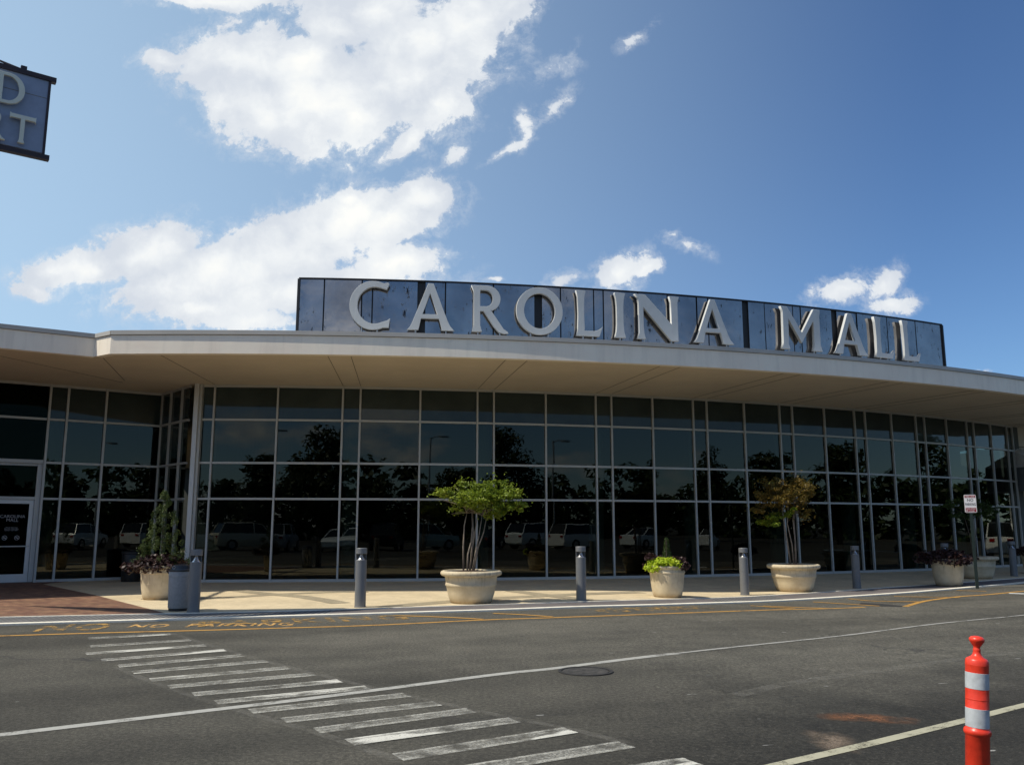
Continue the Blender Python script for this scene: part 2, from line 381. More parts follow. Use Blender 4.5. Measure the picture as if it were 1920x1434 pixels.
def m_planter():
    m, t = new_mat('planter_stone'); co = objco(t)
    c = t.ramp(t.noise(co, 3.5, 6, 0.65), [(0.3, (0.52, 0.43, 0.28)), (0.7, (0.70, 0.60, 0.42))])
    z = t.node('ShaderNodeSeparateXYZ', inp={0: co}).outputs[2]
    mp = t.node('ShaderNodeMapping', inp={'Vector': co}); mp.inputs['Scale'].default_value = (12, 12, 1.2)
    st = t.math('MULTIPLY', t.maprange(t.noise(mp.outputs[0], 1.6, 5, 0.7), 0.5, 0.72), t.maprange(z, 0.2, 0.5))
    c = t.mix(t.math('MULTIPLY', st, 0.65), c, (0.17, 0.14, 0.10))
    ft = t.math('MULTIPLY', t.maprange(z, 0.13, 0.0), t.noise(co, 6, 4, 0.6))
    c = t.mix(t.math('MULTIPLY', ft, 1.2, clamp=True), c, (0.22, 0.13, 0.05))
    t.l.new(c, t.b.inputs['Base Color']); t.b.inputs['Roughness'].default_value = 0.8; t.b.inputs['Specular IOR Level'].default_value = 0.3
    bump(t, t.noise(co, 45, 4, 0.7), 0.3, 0.006)
    return m
def m_leaf(name, cols, trans=0.35, rough=0.5, gloss=0.35):
    m, t = new_mat(name)
    rnd = t.node('ShaderNodeNewGeometry').outputs['Random Per Island']
    st = [(i/(max(1, len(cols)-1)), c) for i, c in enumerate(cols)]
    big = t.noise(objco(t), 2.4, 2, 0.5)
    f = t.math('ADD', t.math('MULTIPLY', rnd, 0.6), t.math('MULTIPLY', t.maprange(big, 0.3, 0.7), 0.4))
    c = t.ramp(f, st); t.l.new(c, t.b.inputs['Base Color']); t.b.inputs['Roughness'].default_value = rough; t.b.inputs['Specular IOR Level'].default_value = gloss
    tr = t.node('ShaderNodeBsdfTranslucent', inp={'Color': c}); mx = t.node('ShaderNodeMixShader', inp={0: trans})
    t.l.new(t.b.outputs[0], mx.inputs[1]); t.l.new(tr.outputs[0], mx.inputs[2]); t.l.new(mx.outputs[0], t.out.inputs[0])
    return m
def m_glass():
    m, t = new_mat('tinted_glass'); co = geoco(t)
    fr = t.node('ShaderNodeFresnel', inp={'IOR': 1.5}); geo = t.node('ShaderNodeNewGeometry')
    front_ = t.math('SUBTRACT', 1.0, geo.outputs['Backfacing'])
    fac = t.math('MULTIPLY', t.math('MULTIPLY', fr.outputs[0], front_), 1.0)
    gl = t.node('ShaderNodeBsdfGlossy', inp={'Color': (0.92, 0.95, 0.84, 1), 'Roughness': 0.0})
    bn = t.node('ShaderNodeBump', inp={'Strength': 0.04, 'Distance': 0.02, 'Height': t.noise(co, 0.9, 2, 0.5)})
    t.l.new(bn.outputs[0], gl.inputs['Normal'])
    tp = t.node('ShaderNodeBsdfTransparent', inp={'Color': (0.33, 0.38, 0.36, 1)})
    mx = t.node('ShaderNodeMixShader', inp={0: fac}); t.l.new(tp.outputs[0], mx.inputs[1]); t.l.new(gl.outputs[0], mx.inputs[2])
    t.l.new(mx.outputs[0], t.out.inputs[0]); t.n.remove(t.b)
    return m
def m_mirror_panel():
    m, t = new_mat('sign_panel'); co = geoco(t); oi = t.node('ShaderNodeObjectInfo')
    n = t.noise(co, 1.1, 5, 0.6); c = t.ramp(n, [(0.3, (0.24, 0.23, 0.23)), (0.7, (0.40, 0.375, 0.36))])
    mp = t.node('ShaderNodeMapping', inp={'Vector': co}); mp.inputs['Scale'].default_value = (3, 3, 1.2)
    spots = t.math('MULTIPLY', t.maprange(t.noise(mp.outputs[0], 2.6, 6, 0.75), 0.57, 0.66), t.maprange(t.noise(co, 0.5, 2), 0.40, 0.52))
    c = t.mix(spots, c, (0.03, 0.03, 0.035))
    t.l.new(c, t.b.inputs['Base Color']); t.b.inputs['Metallic'].default_value = 0.88
    t.l.new(t.math('ADD', t.math('MULTIPLY', spots, 0.4), 0.09), t.b.inputs['Roughness'])
    bump(t, t.noise(co, 1.3, 3, 0.5), 0.10, 0.05)
    return m
def m_screen():
    m, t = new_mat('perforated_screen'); uv = t.node('ShaderNodeTexCoord').outputs['UV']
    s = t.node('ShaderNodeSeparateXYZ', inp={0: uv})
    a = t.math('ABSOLUTE', t.math('SUBTRACT', t.math('FRACT', t.math('MULTIPLY', s.outputs[0], 9.0)), 0.5))
    b = t.math('ABSOLUTE', t.math('SUBTRACT', t.math('FRACT', t.math('MULTIPLY', s.outputs[1], 8.0)), 0.5))
    d = t.math('MULTIPLY', t.maprange(a, 0.15, 0.3), t.maprange(b, 0.12, 0.25))
    c = t.mix(d, (0.02, 0.022, 0.025), (0.0015, 0.0015, 0.0015))
    t.l.new(c, t.b.inputs['Base Color']); t.b.inputs['Roughness'].default_value = 0.9; t.b.inputs['Specular IOR Level'].default_value = 0.1
    return m

M = {}
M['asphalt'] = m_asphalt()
M['bar_edge'] = m_worn('worn_bar_edge', (0.62, 0.60, 0.52), 0.24, 0.8)
M['edge_ghost'] = m_worn('ghost_paint', (0.36, 0.34, 0.29), 0.085, 0.0)
M['white_paint'] = m_worn('worn_white_paint', (0.64, 0.62, 0.54), 0.19, 0.85)
M['unused'] = m_paint('worn_white_paint', (0.56, 0.54, 0.46), 0.53, 2.6, 0.10, 5.0, 22)
M['line_paint'] = m_paint('lane_line_paint', (0.46, 0.45, 0.40), 0.36, 3.0, 0.16)
M['faint_paint'] = m_paint('faint_line_paint', (0.20, 0.19, 0.165), 0.50, 3.0, 0.16)
M['cream_paint'] = m_paint('cream_line_paint', (0.50, 0.47, 0.33), 0.36, 4.0, 0.15)
M['bright_paint'] = m_paint('bright_white_paint', (0.75, 0.74, 0.68), 0.2, 3.0, 0.1)
M['yellow_paint'] = m_paint('yellow_paint', (0.62, 0.33, 0.07), 0.36, 3.5, 0.13)
M['yellow_text'] = m_paint('yellow_lettering_paint', (0.80, 0.46, 0.14), 0.47, 6.0, 0.10)
M['yellow_worn'] = m_paint('worn_yellow_paint', (0.55, 0.32, 0.08), 0.53, 4.0, 0.10)
M['kerb'] = m_concrete('kerb_concrete', (0.84, 0.78, 0.64), var=0.08, speck=0.10)
M['walk'] = m_concrete('walk_concrete', (0.62, 0.51, 0.33))
M['band'] = m_concrete('exposed_aggregate', (0.33, 0.28, 0.19), speck=0.5)
M['dark_strip'] = m_concrete('dark_strip_concrete', (0.145, 0.130, 0.125), speck=0.2)
M['brick'] = m_brick(); M['tactile'] = m_tactile()
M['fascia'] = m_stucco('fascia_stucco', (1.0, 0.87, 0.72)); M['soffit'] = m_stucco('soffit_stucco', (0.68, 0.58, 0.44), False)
M['coping'] = simple('coping_metal', (0.46, 0.44, 0.40), 0.55, 0.0, 0.10, 1.2, coord='geo')
M['joint'] = simple('joint_sealant', (0.22, 0.18, 0.13), 0.9)
M['wall'] = m_stucco('wall_stucco', (0.62, 0.58, 0.48))
M['alu'] = simple('mullion_aluminium', (0.50, 0.50, 0.47), 0.45, 0.2, 0.06, 2.0, coord='geo')
M['alu_bright'] = simple('corner_aluminium', (0.64, 0.64, 0.62), 0.4, 0.3, 0.05, 2.0)
M['spandrel'] = simple('back_painted_glass', (0.036, 0.050, 0.047), 0.02, 0, 0.25, 0.8, spec=0.28, coord='geo'); M['glass'] = m_glass(); M['mirror'] = m_mirror_panel(); M['screen'] = m_screen()
M['black'] = simple('black_frame', (0.012, 0.012, 0.013), 0.5)
M['letter'] = simple('letter_face_paint', (0.60, 0.61, 0.59), 0.55, 0, 0.06, 3.0)
M['cream_letter'] = simple('cream_letter_paint', (0.72, 0.70, 0.58), 0.55, 0, 0.05)
M['sign_blue'] = simple('banner_panel_paint', (0.28, 0.32, 0.42), 0.5, 0, 0.08)
M['maroon'] = simple('maroon_frame_paint', (0.035, 0.018, 0.018), 0.5)
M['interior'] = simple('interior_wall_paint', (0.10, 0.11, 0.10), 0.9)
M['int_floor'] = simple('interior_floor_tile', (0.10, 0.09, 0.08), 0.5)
M['column'] = simple('column_paint', (0.55, 0.62, 0.55), 0.7)
M['roof'] = simple('roof_membrane', (0.35, 0.35, 0.34), 0.9)
M['planter'] = m_planter()
M['soil'] = simple('mulch', (0.05, 0.028, 0.016), 0.95, 0, 0.6, 30, 0.9, 60)
M['bark'] = simple('pale_bark', (0.27, 0.215, 0.16), 0.8, 0, 0.35, 14, 0.5, 40)
M['dark_bark'] = simple('dark_bark', (0.09, 0.07, 0.05), 0.9, 0, 0.3, 8, 0.5, 20)
M['green_leaf'] = m_leaf('myrtle_leaf', [(0.10, 0.15, 0.012), (0.19, 0.26, 0.02), (0.34, 0.38, 0.035)])
M['small_conifer'] = m_leaf('small_conifer_leaf', [(0.035, 0.06, 0.014), (0.07, 0.11, 0.025)], 0.2)
M['bronze_leaf'] = m_leaf('bronze_leaf', [(0.07, 0.085, 0.014), (0.16, 0.11, 0.02), (0.27, 0.17, 0.035)])
M['dull_leaf'] = m_leaf('dull_leaf', [(0.03, 0.05, 0.012), (0.05, 0.09, 0.018), (0.09, 0.13, 0.03)])
M['conifer'] = m_leaf('conifer_leaf', [(0.03, 0.05, 0.012), (0.065, 0.10, 0.022), (0.13, 0.17, 0.045)], 0.2)
M['purple_leaf'] = m_leaf('purple_leaf', [(0.022, 0.012, 0.013), (0.045, 0.022, 0.022), (0.085, 0.05, 0.042)], 0.1, 0.5, 0.3)
M['lime_leaf'] = m_leaf('lime_leaf', [(0.30, 0.42, 0.02), (0.48, 0.60, 0.04), (0.62, 0.68, 0.06)], 0.35)
M['far_leaf'] = m_leaf('far_tree_leaf', [(0.018, 0.035, 0.010), (0.035, 0.06, 0.014), (0.06, 0.09, 0.02)], 0.2)
M['bollard'] = simple('bollard_paint', (0.175, 0.18, 0.185), 0.5, 0.15, 0.06, 5)
M['chrome'] = simple('reflector_metal', (0.85, 0.85, 0.85), 0.25, 0.9, 0.02)
M['bin_body'] = simple('bin_aggregate', (0.30, 0.31, 0.32), 0.8, 0, 0.10, 25, 0.4, 70)
M['bin_lid'] = simple('bin_lid_plastic', (0.025, 0.03, 0.035), 0.4)
M['black_bin'] = simple('black_bin_plastic', (0.008, 0.008, 0.008), 0.45)
M['orange'] = simple('orange_plastic', (0.80, 0.05, 0.02), 0.36, 0, 0.22, 14, 0.12, 30, spec=0.5)
M['reflective'] = simple('reflective_sheeting', (0.52, 0.54, 0.54), 0.5, 0, 0.20, 22, 0.15, 18)
M['sign_white'] = simple('sign_white', (0.88, 0.85, 0.82), 0.4, 0, 0.02)
M['sign_red'] = simple('sign_red', (0.28, 0.015, 0.025), 0.45, 0, 0.05)
M['post_green'] = simple('post_green_paint', (0.018, 0.03, 0.024), 0.5, 0.1, 0.2)
M['iron_lid'] = simple('worn_iron_lid', (0.055, 0.05, 0.043), 0.7, 0.1, 0.6, 9, 0.6, 60); M['iron'] = simple('cast_iron', (0.045, 0.042, 0.038), 0.65, 0.3, 0.3, 20, 0.5, 80)
M['rust_stain'] = m_stain('rust_stain', (0.20, 0.085, 0.035), 0.9)
M['sand_stain'] = m_stain('sandy_stain', (0.20, 0.15, 0.105), 0.7)
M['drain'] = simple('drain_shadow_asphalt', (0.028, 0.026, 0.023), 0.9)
M['tyre'] = simple('tyre_rubber', (0.015, 0.015, 0.015), 0.8)
M['rim'] = simple('wheel_rim', (0.45, 0.45, 0.46), 0.3, 0.8)
M['car_glass'] = simple('car_glass', (0.01, 0.012, 0.012), 0.05, 0, 0.02)
M['tail'] = simple('tail_light_red', (0.35, 0.01, 0.01), 0.2)
M['awning_white'] = simple('awning_white_metal', (0.80, 0.80, 0.78), 0.5)
M['awning_grey'] = simple('awning_grey', (0.16, 0.17, 0.18), 0.7)
M['galv'] = simple('galvanised', (0.42, 0.43, 0.44), 0.5, 0.5)
M['grass'] = simple('grass', (0.05, 0.09, 0.02), 0.95, 0, 0.4, 3, coord='geo')

# ------------------------------------------------------------------ ground, road, pavement (the setting)
def resample(P, n):
    P = [Vector(p) for p in P]; d = [0]
    # Catmull-Rom then even spacing
    Q = []
    for i in range(len(P)-1):
        p0_, p1, p2, p3 = P[max(i-1,0)], P[i], P[i+1], P[min(i+2,len(P)-1)]
        for k in range(8):
            t = k/8; Q.append(0.5*((2*p1)+(p2-p0_)*t+(2*p0_-5*p1+4*p2-p3)*t*t+(3*p1-p0_-3*p2+p3)*t**3))
    Q.append(P[-1])
    for i in range(len(Q)-1): d.append(d[-1]+(Q[i+1]-Q[i]).length)
    out = []; j = 0
    for k in range(n):
        s = d[-1]*k/(n-1)
        while j < len(d)-2 and d[j+1] < s: j += 1
        t = (s-d[j])/max(1e-9, d[j+1]-d[j]); q = Q[j].lerp(Q[j+1], min(1, t)); out.append((q.x, q.y))
    return out, d[-1]
def offset(P, w_):
    out = []
    for i, p in enumerate(P):
        a = Vector(P[max(i-1,0)]); b = Vector(P[min(i+1,len(P)-1)]); d = (b-a).normalized(); out.append((p[0]-d.y*w_, p[1]+d.x*w_))
    return out

def drape(o):
    for v in o.data.vertices: v.co.z += ground_z(v.co.x, v.co.y)
    return o
gx = [-900, -30, 0.5] + [0.8+0.4*i for i in range(45)] + [40, 900]
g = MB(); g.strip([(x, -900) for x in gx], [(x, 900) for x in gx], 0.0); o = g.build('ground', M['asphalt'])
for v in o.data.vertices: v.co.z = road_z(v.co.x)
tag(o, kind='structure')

FRONT = [(-16,11.9),(-12,13.06),(-8.16,14.2),(-5.55,14.97),(-3.89,15.48),(-2.47,15.9),(-.79,16.44),(.61,16.95),(2.52,17.55),(4.32,18.15),(5.98,18.85),(7.36,19.65),(9.47,21.0),(10.75,21.95),(12.13,23.0),(14.25,24.63),(18,27.6),(24,32.4)]
REAR = [(-16.3,13.3),(-12.4,14.42),(-8.85,15.37),(-7.32,15.73),(-6,16.05),(-4.5,16.4),(-3.68,16.66),(-2.66,17.02),(-.95,17.62),(1.45,18.5),(3.74,19.25),(5.63,20.05),(7.29,21.1),(10.43,23.35),(12.63,24.85),(15.72,27.15),(19,29.7),(24.2,33.8)]
NF = 160
FRONT, REAR = fix(FRONT), fix(REAR)
FR, LF = resample(FRONT, NF); RE, LR = resample(REAR, NF)
k = MB(); k.bar(FR, offset(FR, 0.18), -0.1, 0.028); tag(drape(k.build('kerb', M['kerb'])), kind='structure')
k = MB(); k.bar(offset(RE, -0.07), RE, -0.1, 0.024); tag(drape(k.build('kerb_edging', M['kerb'])), kind='structure')
FI = offset(FR, 0.18); RI = offset(RE, -0.07)
def part_strip(i0, i1, name, mat, z):
    s_ = MB(); s_.strip(FI[i0:i1], RI[i0:i1], z); o = s_.build(name, mat)
    me = o.data; uvl = me.uv_layers.new(name='UVMap'); n = i1-i0
    step = LF/(NF-1)
    for poly in me.polygons:
        for li in poly.loop_indices:
            vi = me.loops[li].vertex_index; kk = vi % n
            uvl.data[li].uv = ((i0+kk)*step, 0.0 if vi < n else 1.0)
    return tag(drape(o), kind='structure')
def idx_at_x(x): return min(range(NF), key=lambda i: abs(FI[i][0]-x))
ia, ib, ic = idx_at_x(-3.2), idx_at_x(4.4), idx_at_x(6.4)
part_strip(0, ia+1, 'tactile_paving', M['tactile'], 0.012)
part_strip(ia, ib+1, 'kerb_strip_paving', M['dark_strip'], 0.012)
part_strip(ib, ic+1, 'tactile_paving', M['tactile'], 0.0125)
part_strip(ic, NF, 'kerb_strip_paving', M['dark_strip'], 0.012)

walk = [p for p in RE] + [(30, 40), (-30, 40), (-30, 12)]
s_ = MB(); n_ = len(RE); back_ = [(RE[0][0]+(40-RE[0][0])*i/(n_-1)-6*(1-i/(n_-1)), 45) for i in range(n_)]
rows = [[(a[0]+(b[0]-a[0])*t, a[1]+(b[1]-a[1])*t) for a, b in zip(RE, back_)] for t in (0,.03,.06,.1,.14,.18,.22,.27,.33,.4,.5,.7,1)]
for r0_, r1_ in zip(rows, rows[1:]): s_.strip(r0_, r1_, 0.014)
tag(drape(s_.build('sidewalk', M['walk'])), kind='structure')
# brick plaza in front of the doors
bl = [G(305,1148), G(180,1117), G(80,1096)]
ib0 = min(range(NF), key=lambda i: (RE[i][0]-bl[0][0])**2+(RE[i][1]-bl[0][1])**2)
bp = [RE[i] for i in range(0, ib0+1)] + [bl[1], bl[2], (-12.6, 26.5), (-30, 26.5), (-30, RE[0][1])]
s_ = MB(); s_.add([(x, y, 0.019) for x, y in bp], [tuple(range(len(bp)))]); tag(s_.build('brick_paving', M['brick']), kind='structure')
# darker exposed-aggregate bands crossing the walk
def band(pts, w_):
    P, _ = resample([G(*p) for p in pts], 24); s_ = MB(); s_.strip(offset(P, -w_/2), offset(P, w_/2), 0.0185 + 0.0006*len(BANDS)); BANDS.append(1)
    tag(drape(s_.build('sidewalk_band', M['band'])), kind='structure')
BANDS = []
band([(372,1123),(430,1121),(490,1117),(590,1112),(690,1110)], 0.42)
band([(440,1107),(500,1114),(570,1120),(640,1132)], 0.42)
band([(715,1140),(780,1134),(850,1128.5),(940,1122),(1060,1116),(1200,1111)], 0.5)
band([(960,1108.5),(1010,1115),(1060,1121),(1100,1126)], 0.42)
# shade of the storm drain dip, painted lines
def quadstrip(name, pts, w_, mat, z, n=40, label=None):
    P, _ = resample([G(*p) for p in pts], n); s_ = MB(); s_.strip(offset(P, -w_/2), offset(P, w_/2), z)
    return tag(drape(s_.build(name, mat)), kind='structure')
quadstrip('lane_line', [(-60,1387),(0,1378),(320,1340),(600,1307),(933,1264),(1047,1252),(1240,1228),(1270,1225)], 0.125, M['line_paint'], 0.004)
quadstrip('lane_line_edge', [(1268,1225.3),(1488,1201.5),(1736,1171.6),(1920,1153),(2100,1133)], 0.12, M['faint_paint'], 0.004)
quadstrip('lane_line', [(1262,1226),(1488,1201.8),(1736,1171.9),(1920,1153.3),(2100,1133.3)], 0.055, M['line_paint'], 0.007)
quadstrip('parking_line', [(1380,1453),(1459,1434),(1630,1394.5),(1803,1352),(1920,1322),(2060,1288)], 0.10, M['cream_paint'], 0.004)
quadstrip('old_line', [(1380,1303),(1488,1279.6),(1640,1258),(1792,1236),(1920,1222)], 0.16, M['edge_ghost'], 0.002)
quadstrip('yellow_line', [(-60,1193.5),(0,1192),(180,1186.5),(360,1182),(500,1178),(700,1172),(905,1162),(1040,1157.5),(1170,1153),(1380,1145.3),(1475,1142.3),(1547,1141),(1622,1138)], 0.11, M['yellow_paint'], 0.004)
quadstrip('yellow_line', [(1697,1137),(1734,1126.7),(1795,1118.5),(1850,1114.6),(1920,1108),(1990,1103)], 0.12, M['yellow_paint'], 0.004)
quadstrip('parking_line', [(1892,1112.3),(1960,1114.6)], 0.28, M['bright_paint'], 0.008, 4)
for pts in ([(740,1154),(830,1157),(905,1161)], [(925,1150),(980,1152.5),(1036,1156.5)], [(1407,1135.5),(1450,1138.5),(1491,1141.5)], [(1431,1136),(1560,1141)],
            [(1525,1128.5),(1590,1132.5),(1649,1136.3)], [(1592,1122.5),(1641,1127),(1728,1128)], [(1676,1118),(1740,1119.3),(1800,1120.3)], [(1793,1106.6),(1850,1108.6)]):
    quadstrip('hatch_line', pts, 0.10, M['yellow_paint'], 0.008, 10)
# zebra bars
BARS = [((166,1197),(320,1189)),((169,1212),(357,1200)),((161,1226),(385,1210)),((190,1238),(422,1219)),((222,1249),(455,1229)),((249,1261),(500,1239.5)),
        ((282,1275),(540,1252)),((316,1288),(588,1264)),((362,1302),(638,1277)),((405,1317),(690,1289)),((470,1334),(763,1303)),((531,1351),(820,1319)),
        ((594,1370),(883,1332)),((655,1392),(965,1350)),((745,1420),(1070,1369)),((850,1448),(1175,1396)),((950,1478),(1300,1428))]
for i, (a, b) in enumerate(BARS):
    a = Vector(G(*a)); b = Vector(G(*b)); d = (b-a).normalized(); nrm = Vector((-d.y, d.x)); w_ = 0.30
    n = 14; w_ = 0.21; s_ = MB(); XD = Vector((-.50, .866)); XD = XD*(1/max(.3, XD.dot(nrm)))
    A = [tuple(a.lerp(b, j/n) - XD*w_*0.5) for j in range(n+1)]; B = [tuple(a.lerp(b, j/n) + XD*w_*0.5) for j in range(n+1)]
    s_.strip(A, B, 0.004); tag(drape(s_.build('crosswalk_bar', M['white_paint'])), kind='structure')
    # crisper remains of fresh paint along the near and far edge of each bar
    for f0, f1 in ((-.5, -.28), (.30, .5)):
        s_ = MB(); s_.strip([tuple(a.lerp(b, j/n) + XD*w_*f0) for j in range(n+1)], [tuple(a.lerp(b, j/n) + XD*w_*f1) for j in range(n+1)], 0.0065)
        tag(drape(s_.build('crosswalk_bar_edge', M['bar_edge'])), kind='structure')
quadstrip('crosswalk_edge', [(320,1187),(457,1228),(640,1275),(884,1330),(1072,1367),(1177,1394)], 0.09, M['edge_ghost'], 0.002)
quadstrip('crosswalk_edge', [(222,1251),(282,1277),(362,1304),(470,1338),(594,1373),(745,1424)], 0.09, M['edge_ghost'], 0.002)
def patch(name, u, v, rx, ry, mat, z, seed):
    rr = random.Random(seed); c = G(u, v); P = []
    for j in range(28):
        a = 2*math.pi*j/28; q = 1+0.28*math.sin(2*a+seed)+0.14*rr.uniform(-1, 1); P.append((c[0]+rx*q*math.cos(a), c[1]+ry*q*math.sin(a), z))
    s_ = MB(); s_.add(P+[(c[0], c[1], z)], [(j, (j+1) % 28, 28) for j in range(28)]); o = s_.build(name, mat)
    at = o.data.attributes.new('fade', 'FLOAT', 'POINT'); at.data.foreach_set('value', [0.0]*28+[1.9]); return tag(drape(o), kind='structure')
patch('rust_stain', 1625, 1346, 0.34, 0.26, M['rust_stain'], 0.003, 2)
patch('sand_stain', 1560, 1390, 0.26, 0.30, M['sand_stain'], 0.003, 5)
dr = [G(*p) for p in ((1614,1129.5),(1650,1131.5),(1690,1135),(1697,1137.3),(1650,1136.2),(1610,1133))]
s_ = MB(); s_.add([(x, y, 0.003) for x, y in dr], [tuple(range(6))]); tag(drape(s_.build('drain_dip_shade', M['drain'])), kind='structure')  # flat dark sheet stands in for the shade of the drain dip

# text laid on surfaces ------------------------------------------------
def text_mesh(txt, name, mat, parent, size, extr=0.0, mtx=None, spacing=1.0, linesp=1.0, align='CENTER', bold=0.0):
    cu = bpy.data.curves.new(name, 'FONT'); cu.body = txt; cu.size = size; cu.extrude = extr; cu.align_x = align
    cu.space_character = spacing; cu.space_line = linesp; cu.resolution_u = 3; cu.offset = bold
    o = bpy.data.objects.new('tmp', cu); COL.objects.link(o)
    dg = bpy.context.evaluated_depsgraph_get(); me = bpy.data.meshes.new_from_object(o.evaluated_get(dg))
    bpy.data.objects.remove(o)
    if mtx is not None: me.transform(mtx)
    me.name = name; me.materials.clear()
    return link(name, me, mat, parent)
def road_text(txt, p0_, p1, height, mat, z, name):
    a = Vector(G(*p0_)); b = Vector(G(*p1)); d = (b-a); L = d.length; d.normalize()
    o = text_mesh(txt, name, mat, None, 1.0, 0, None, 1.12, align='LEFT', bold=0.02)
    me = o.data; xs = [v.co.x for v in me.vertices]; ys = [v.co.y for v in me.vertices]
    sx = L/(max(xs)-min(xs)); sy = height/(max(ys)-min(ys)); nrm = Vector((-d.y, d.x)); x0 = min(xs); y0 = min(ys)
    for v in me.vertices:
        q = a + d*(v.co.x-x0)*sx + nrm*(v.co.y-y0)*sy; v.co = (q.x, q.y, z)
    return tag(drape(o), kind='structure')
road_text('NO  PARKING', (236,1177), (547,1173), 0.46, M['yellow_text'], 0.006, 'road_lettering')
road_text('NO', (60,1184.5), (196,1180.5), 0.95, M['yellow_worn'], 0.006, 'old_road_lettering')
road_text('PARKING', (372,1175.5), (770,1161), 0.75, M['yellow_worn'], 0.009, 'old_road_lettering')
road_text('NO PARKING', (1140,1148.5), (1345,1141.5), 0.7, M['yellow_worn'], 0.006, 'old_road_lettering')

# manhole cover
mh = thing('manhole_cover', 'round dark cast iron manhole cover in the asphalt below the white line', 'manhole cover', (*G(1098,1258.5), ground_z(*G(1098,1258.5))))
s_ = MB(); s_.lathe([(0.30,0.001),(0.30,0.010),(0.262,0.010),(0.262,0.001)], 48, caps=False); s_.build('frame_ring', M['iron'], mh)
s_ = MB(); s_.lathe([(0.25,-0.02),(0.25,0.007),(0.19,0.007),(0.185,0.004),(0.13,0.004),(0.125,0.007),(0.05,0.007),(0.045,0.004),(0.01,0.004)], 48); s_.build('lid', M['iron_lid'], mh)

# ------------------------------------------------------------------ the building
HT = 5.645; ZT = [2.343, 3.369, 4.618]; ZTOP = 6.20
GC, GR = (-10.58, 76.25), 51.35           # plan circle of the curved glass
EC, ER = (-7.74, 66.75), 46.50            # plan circle of the canopy edge
def gp(th, r=GR, c=GC): a = R(th); return (c[0]+r*math.sin(a), c[1]-r*math.cos(a))
def ep(th, r=ER): return gp(th, r, EC)
mall = thing('shopping_mall', 'low modern mall building with curved glass front, deep white canopy and tan soffit', 'mall building', (0, 28, 0))
mall_loc = Vector((0, 28, 0))
def mpart(mb, name, mat, parent=mall, **kw):
    mb.v = [(x, y-28, z) for x, y, z in mb.v]; return mb.build(name, mat, parent, **kw)
# plan outline of the canopy
TH0 = math.degrees(math.asin((-9.63-EC[0])/ER)); TH1 = 44.0
arc = [ep(TH0+(TH1-TH0)*i/90) for i in range(91)]
WING = [(-24, 11.75), (-18, 15.62), (-11.84, 19.6), (-10.19, 20.66)]
edge = WING + arc
endp = edge[-1]
back = [(endp[0]+0.5, 62), (-24, 62)]
poly = edge + back
def inset_edge(E_, w_): return offset(E_, w_)
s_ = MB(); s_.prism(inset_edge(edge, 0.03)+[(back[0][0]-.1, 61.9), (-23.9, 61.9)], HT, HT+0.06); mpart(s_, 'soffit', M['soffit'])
s_ = MB(); s_.prism(inset_edge(edge, 0.20)+[(back[0][0]-.2, 61.8), (-23.8, 61.8)], HT+0.065, ZTOP-0.05); mpart(s_, 'roof', M['roof'])
FTOP = ZTOP-0.115
s_ = MB(); s_.bar(WING[:-1]+[WING[-1]], offset(WING, 0.19), HT-0.012, FTOP)
mpart(s_, 'fascia', M['fascia'])
a_, b_ = Vector(WING[-1]), Vector(arc[0]); dd = (b_-a_).normalized(); nn_ = Vector((-dd.y, dd.x))
s_ = MB(); s_.prism([tuple(a_+dd*0.002), tuple(b_-dd*0.0), tuple(b_+nn_*0.19), tuple(a_+dd*.12+nn_*0.19)], HT-0.010, FTOP-0.002); mpart(s_, 'fascia', M['fascia'])
s_ = MB(); s_.bar(arc, offset(arc, 0.19), HT-0.012, FTOP); mpart(s_, 'fascia', M['fascia'])
edge2 = WING + arc
for pts, nm in ((WING, 'coping'), (arc, 'coping')):
    s_ = MB(); s_.bar(offset(pts, -0.035), offset(pts, 0.24), FTOP+0.012, ZTOP); mpart(s_, nm, M['coping'])
s_ = MB(); s_.prism([tuple(a_-nn_*.035+dd*.036), tuple(b_-nn_*.035-dd*.0), tuple(b_+nn_*0.22), tuple(a_+nn_*0.22+dd*.15)], FTOP+0.010, ZTOP-0.003); mpart(s_, 'coping', M['coping'])
s_ = MB(); s_.bar(offset(arc, -0.004), offset(arc, 0.15), FTOP+0.001, FTOP+0.0115); mpart(s_, 'coping_joint', M['joint'])
s_ = MB(); s_.bar(offset(WING, -0.004), offset(WING, 0.15), FTOP+0.001, FTOP+0.0115); mpart(s_, 'coping_joint', M['joint'])
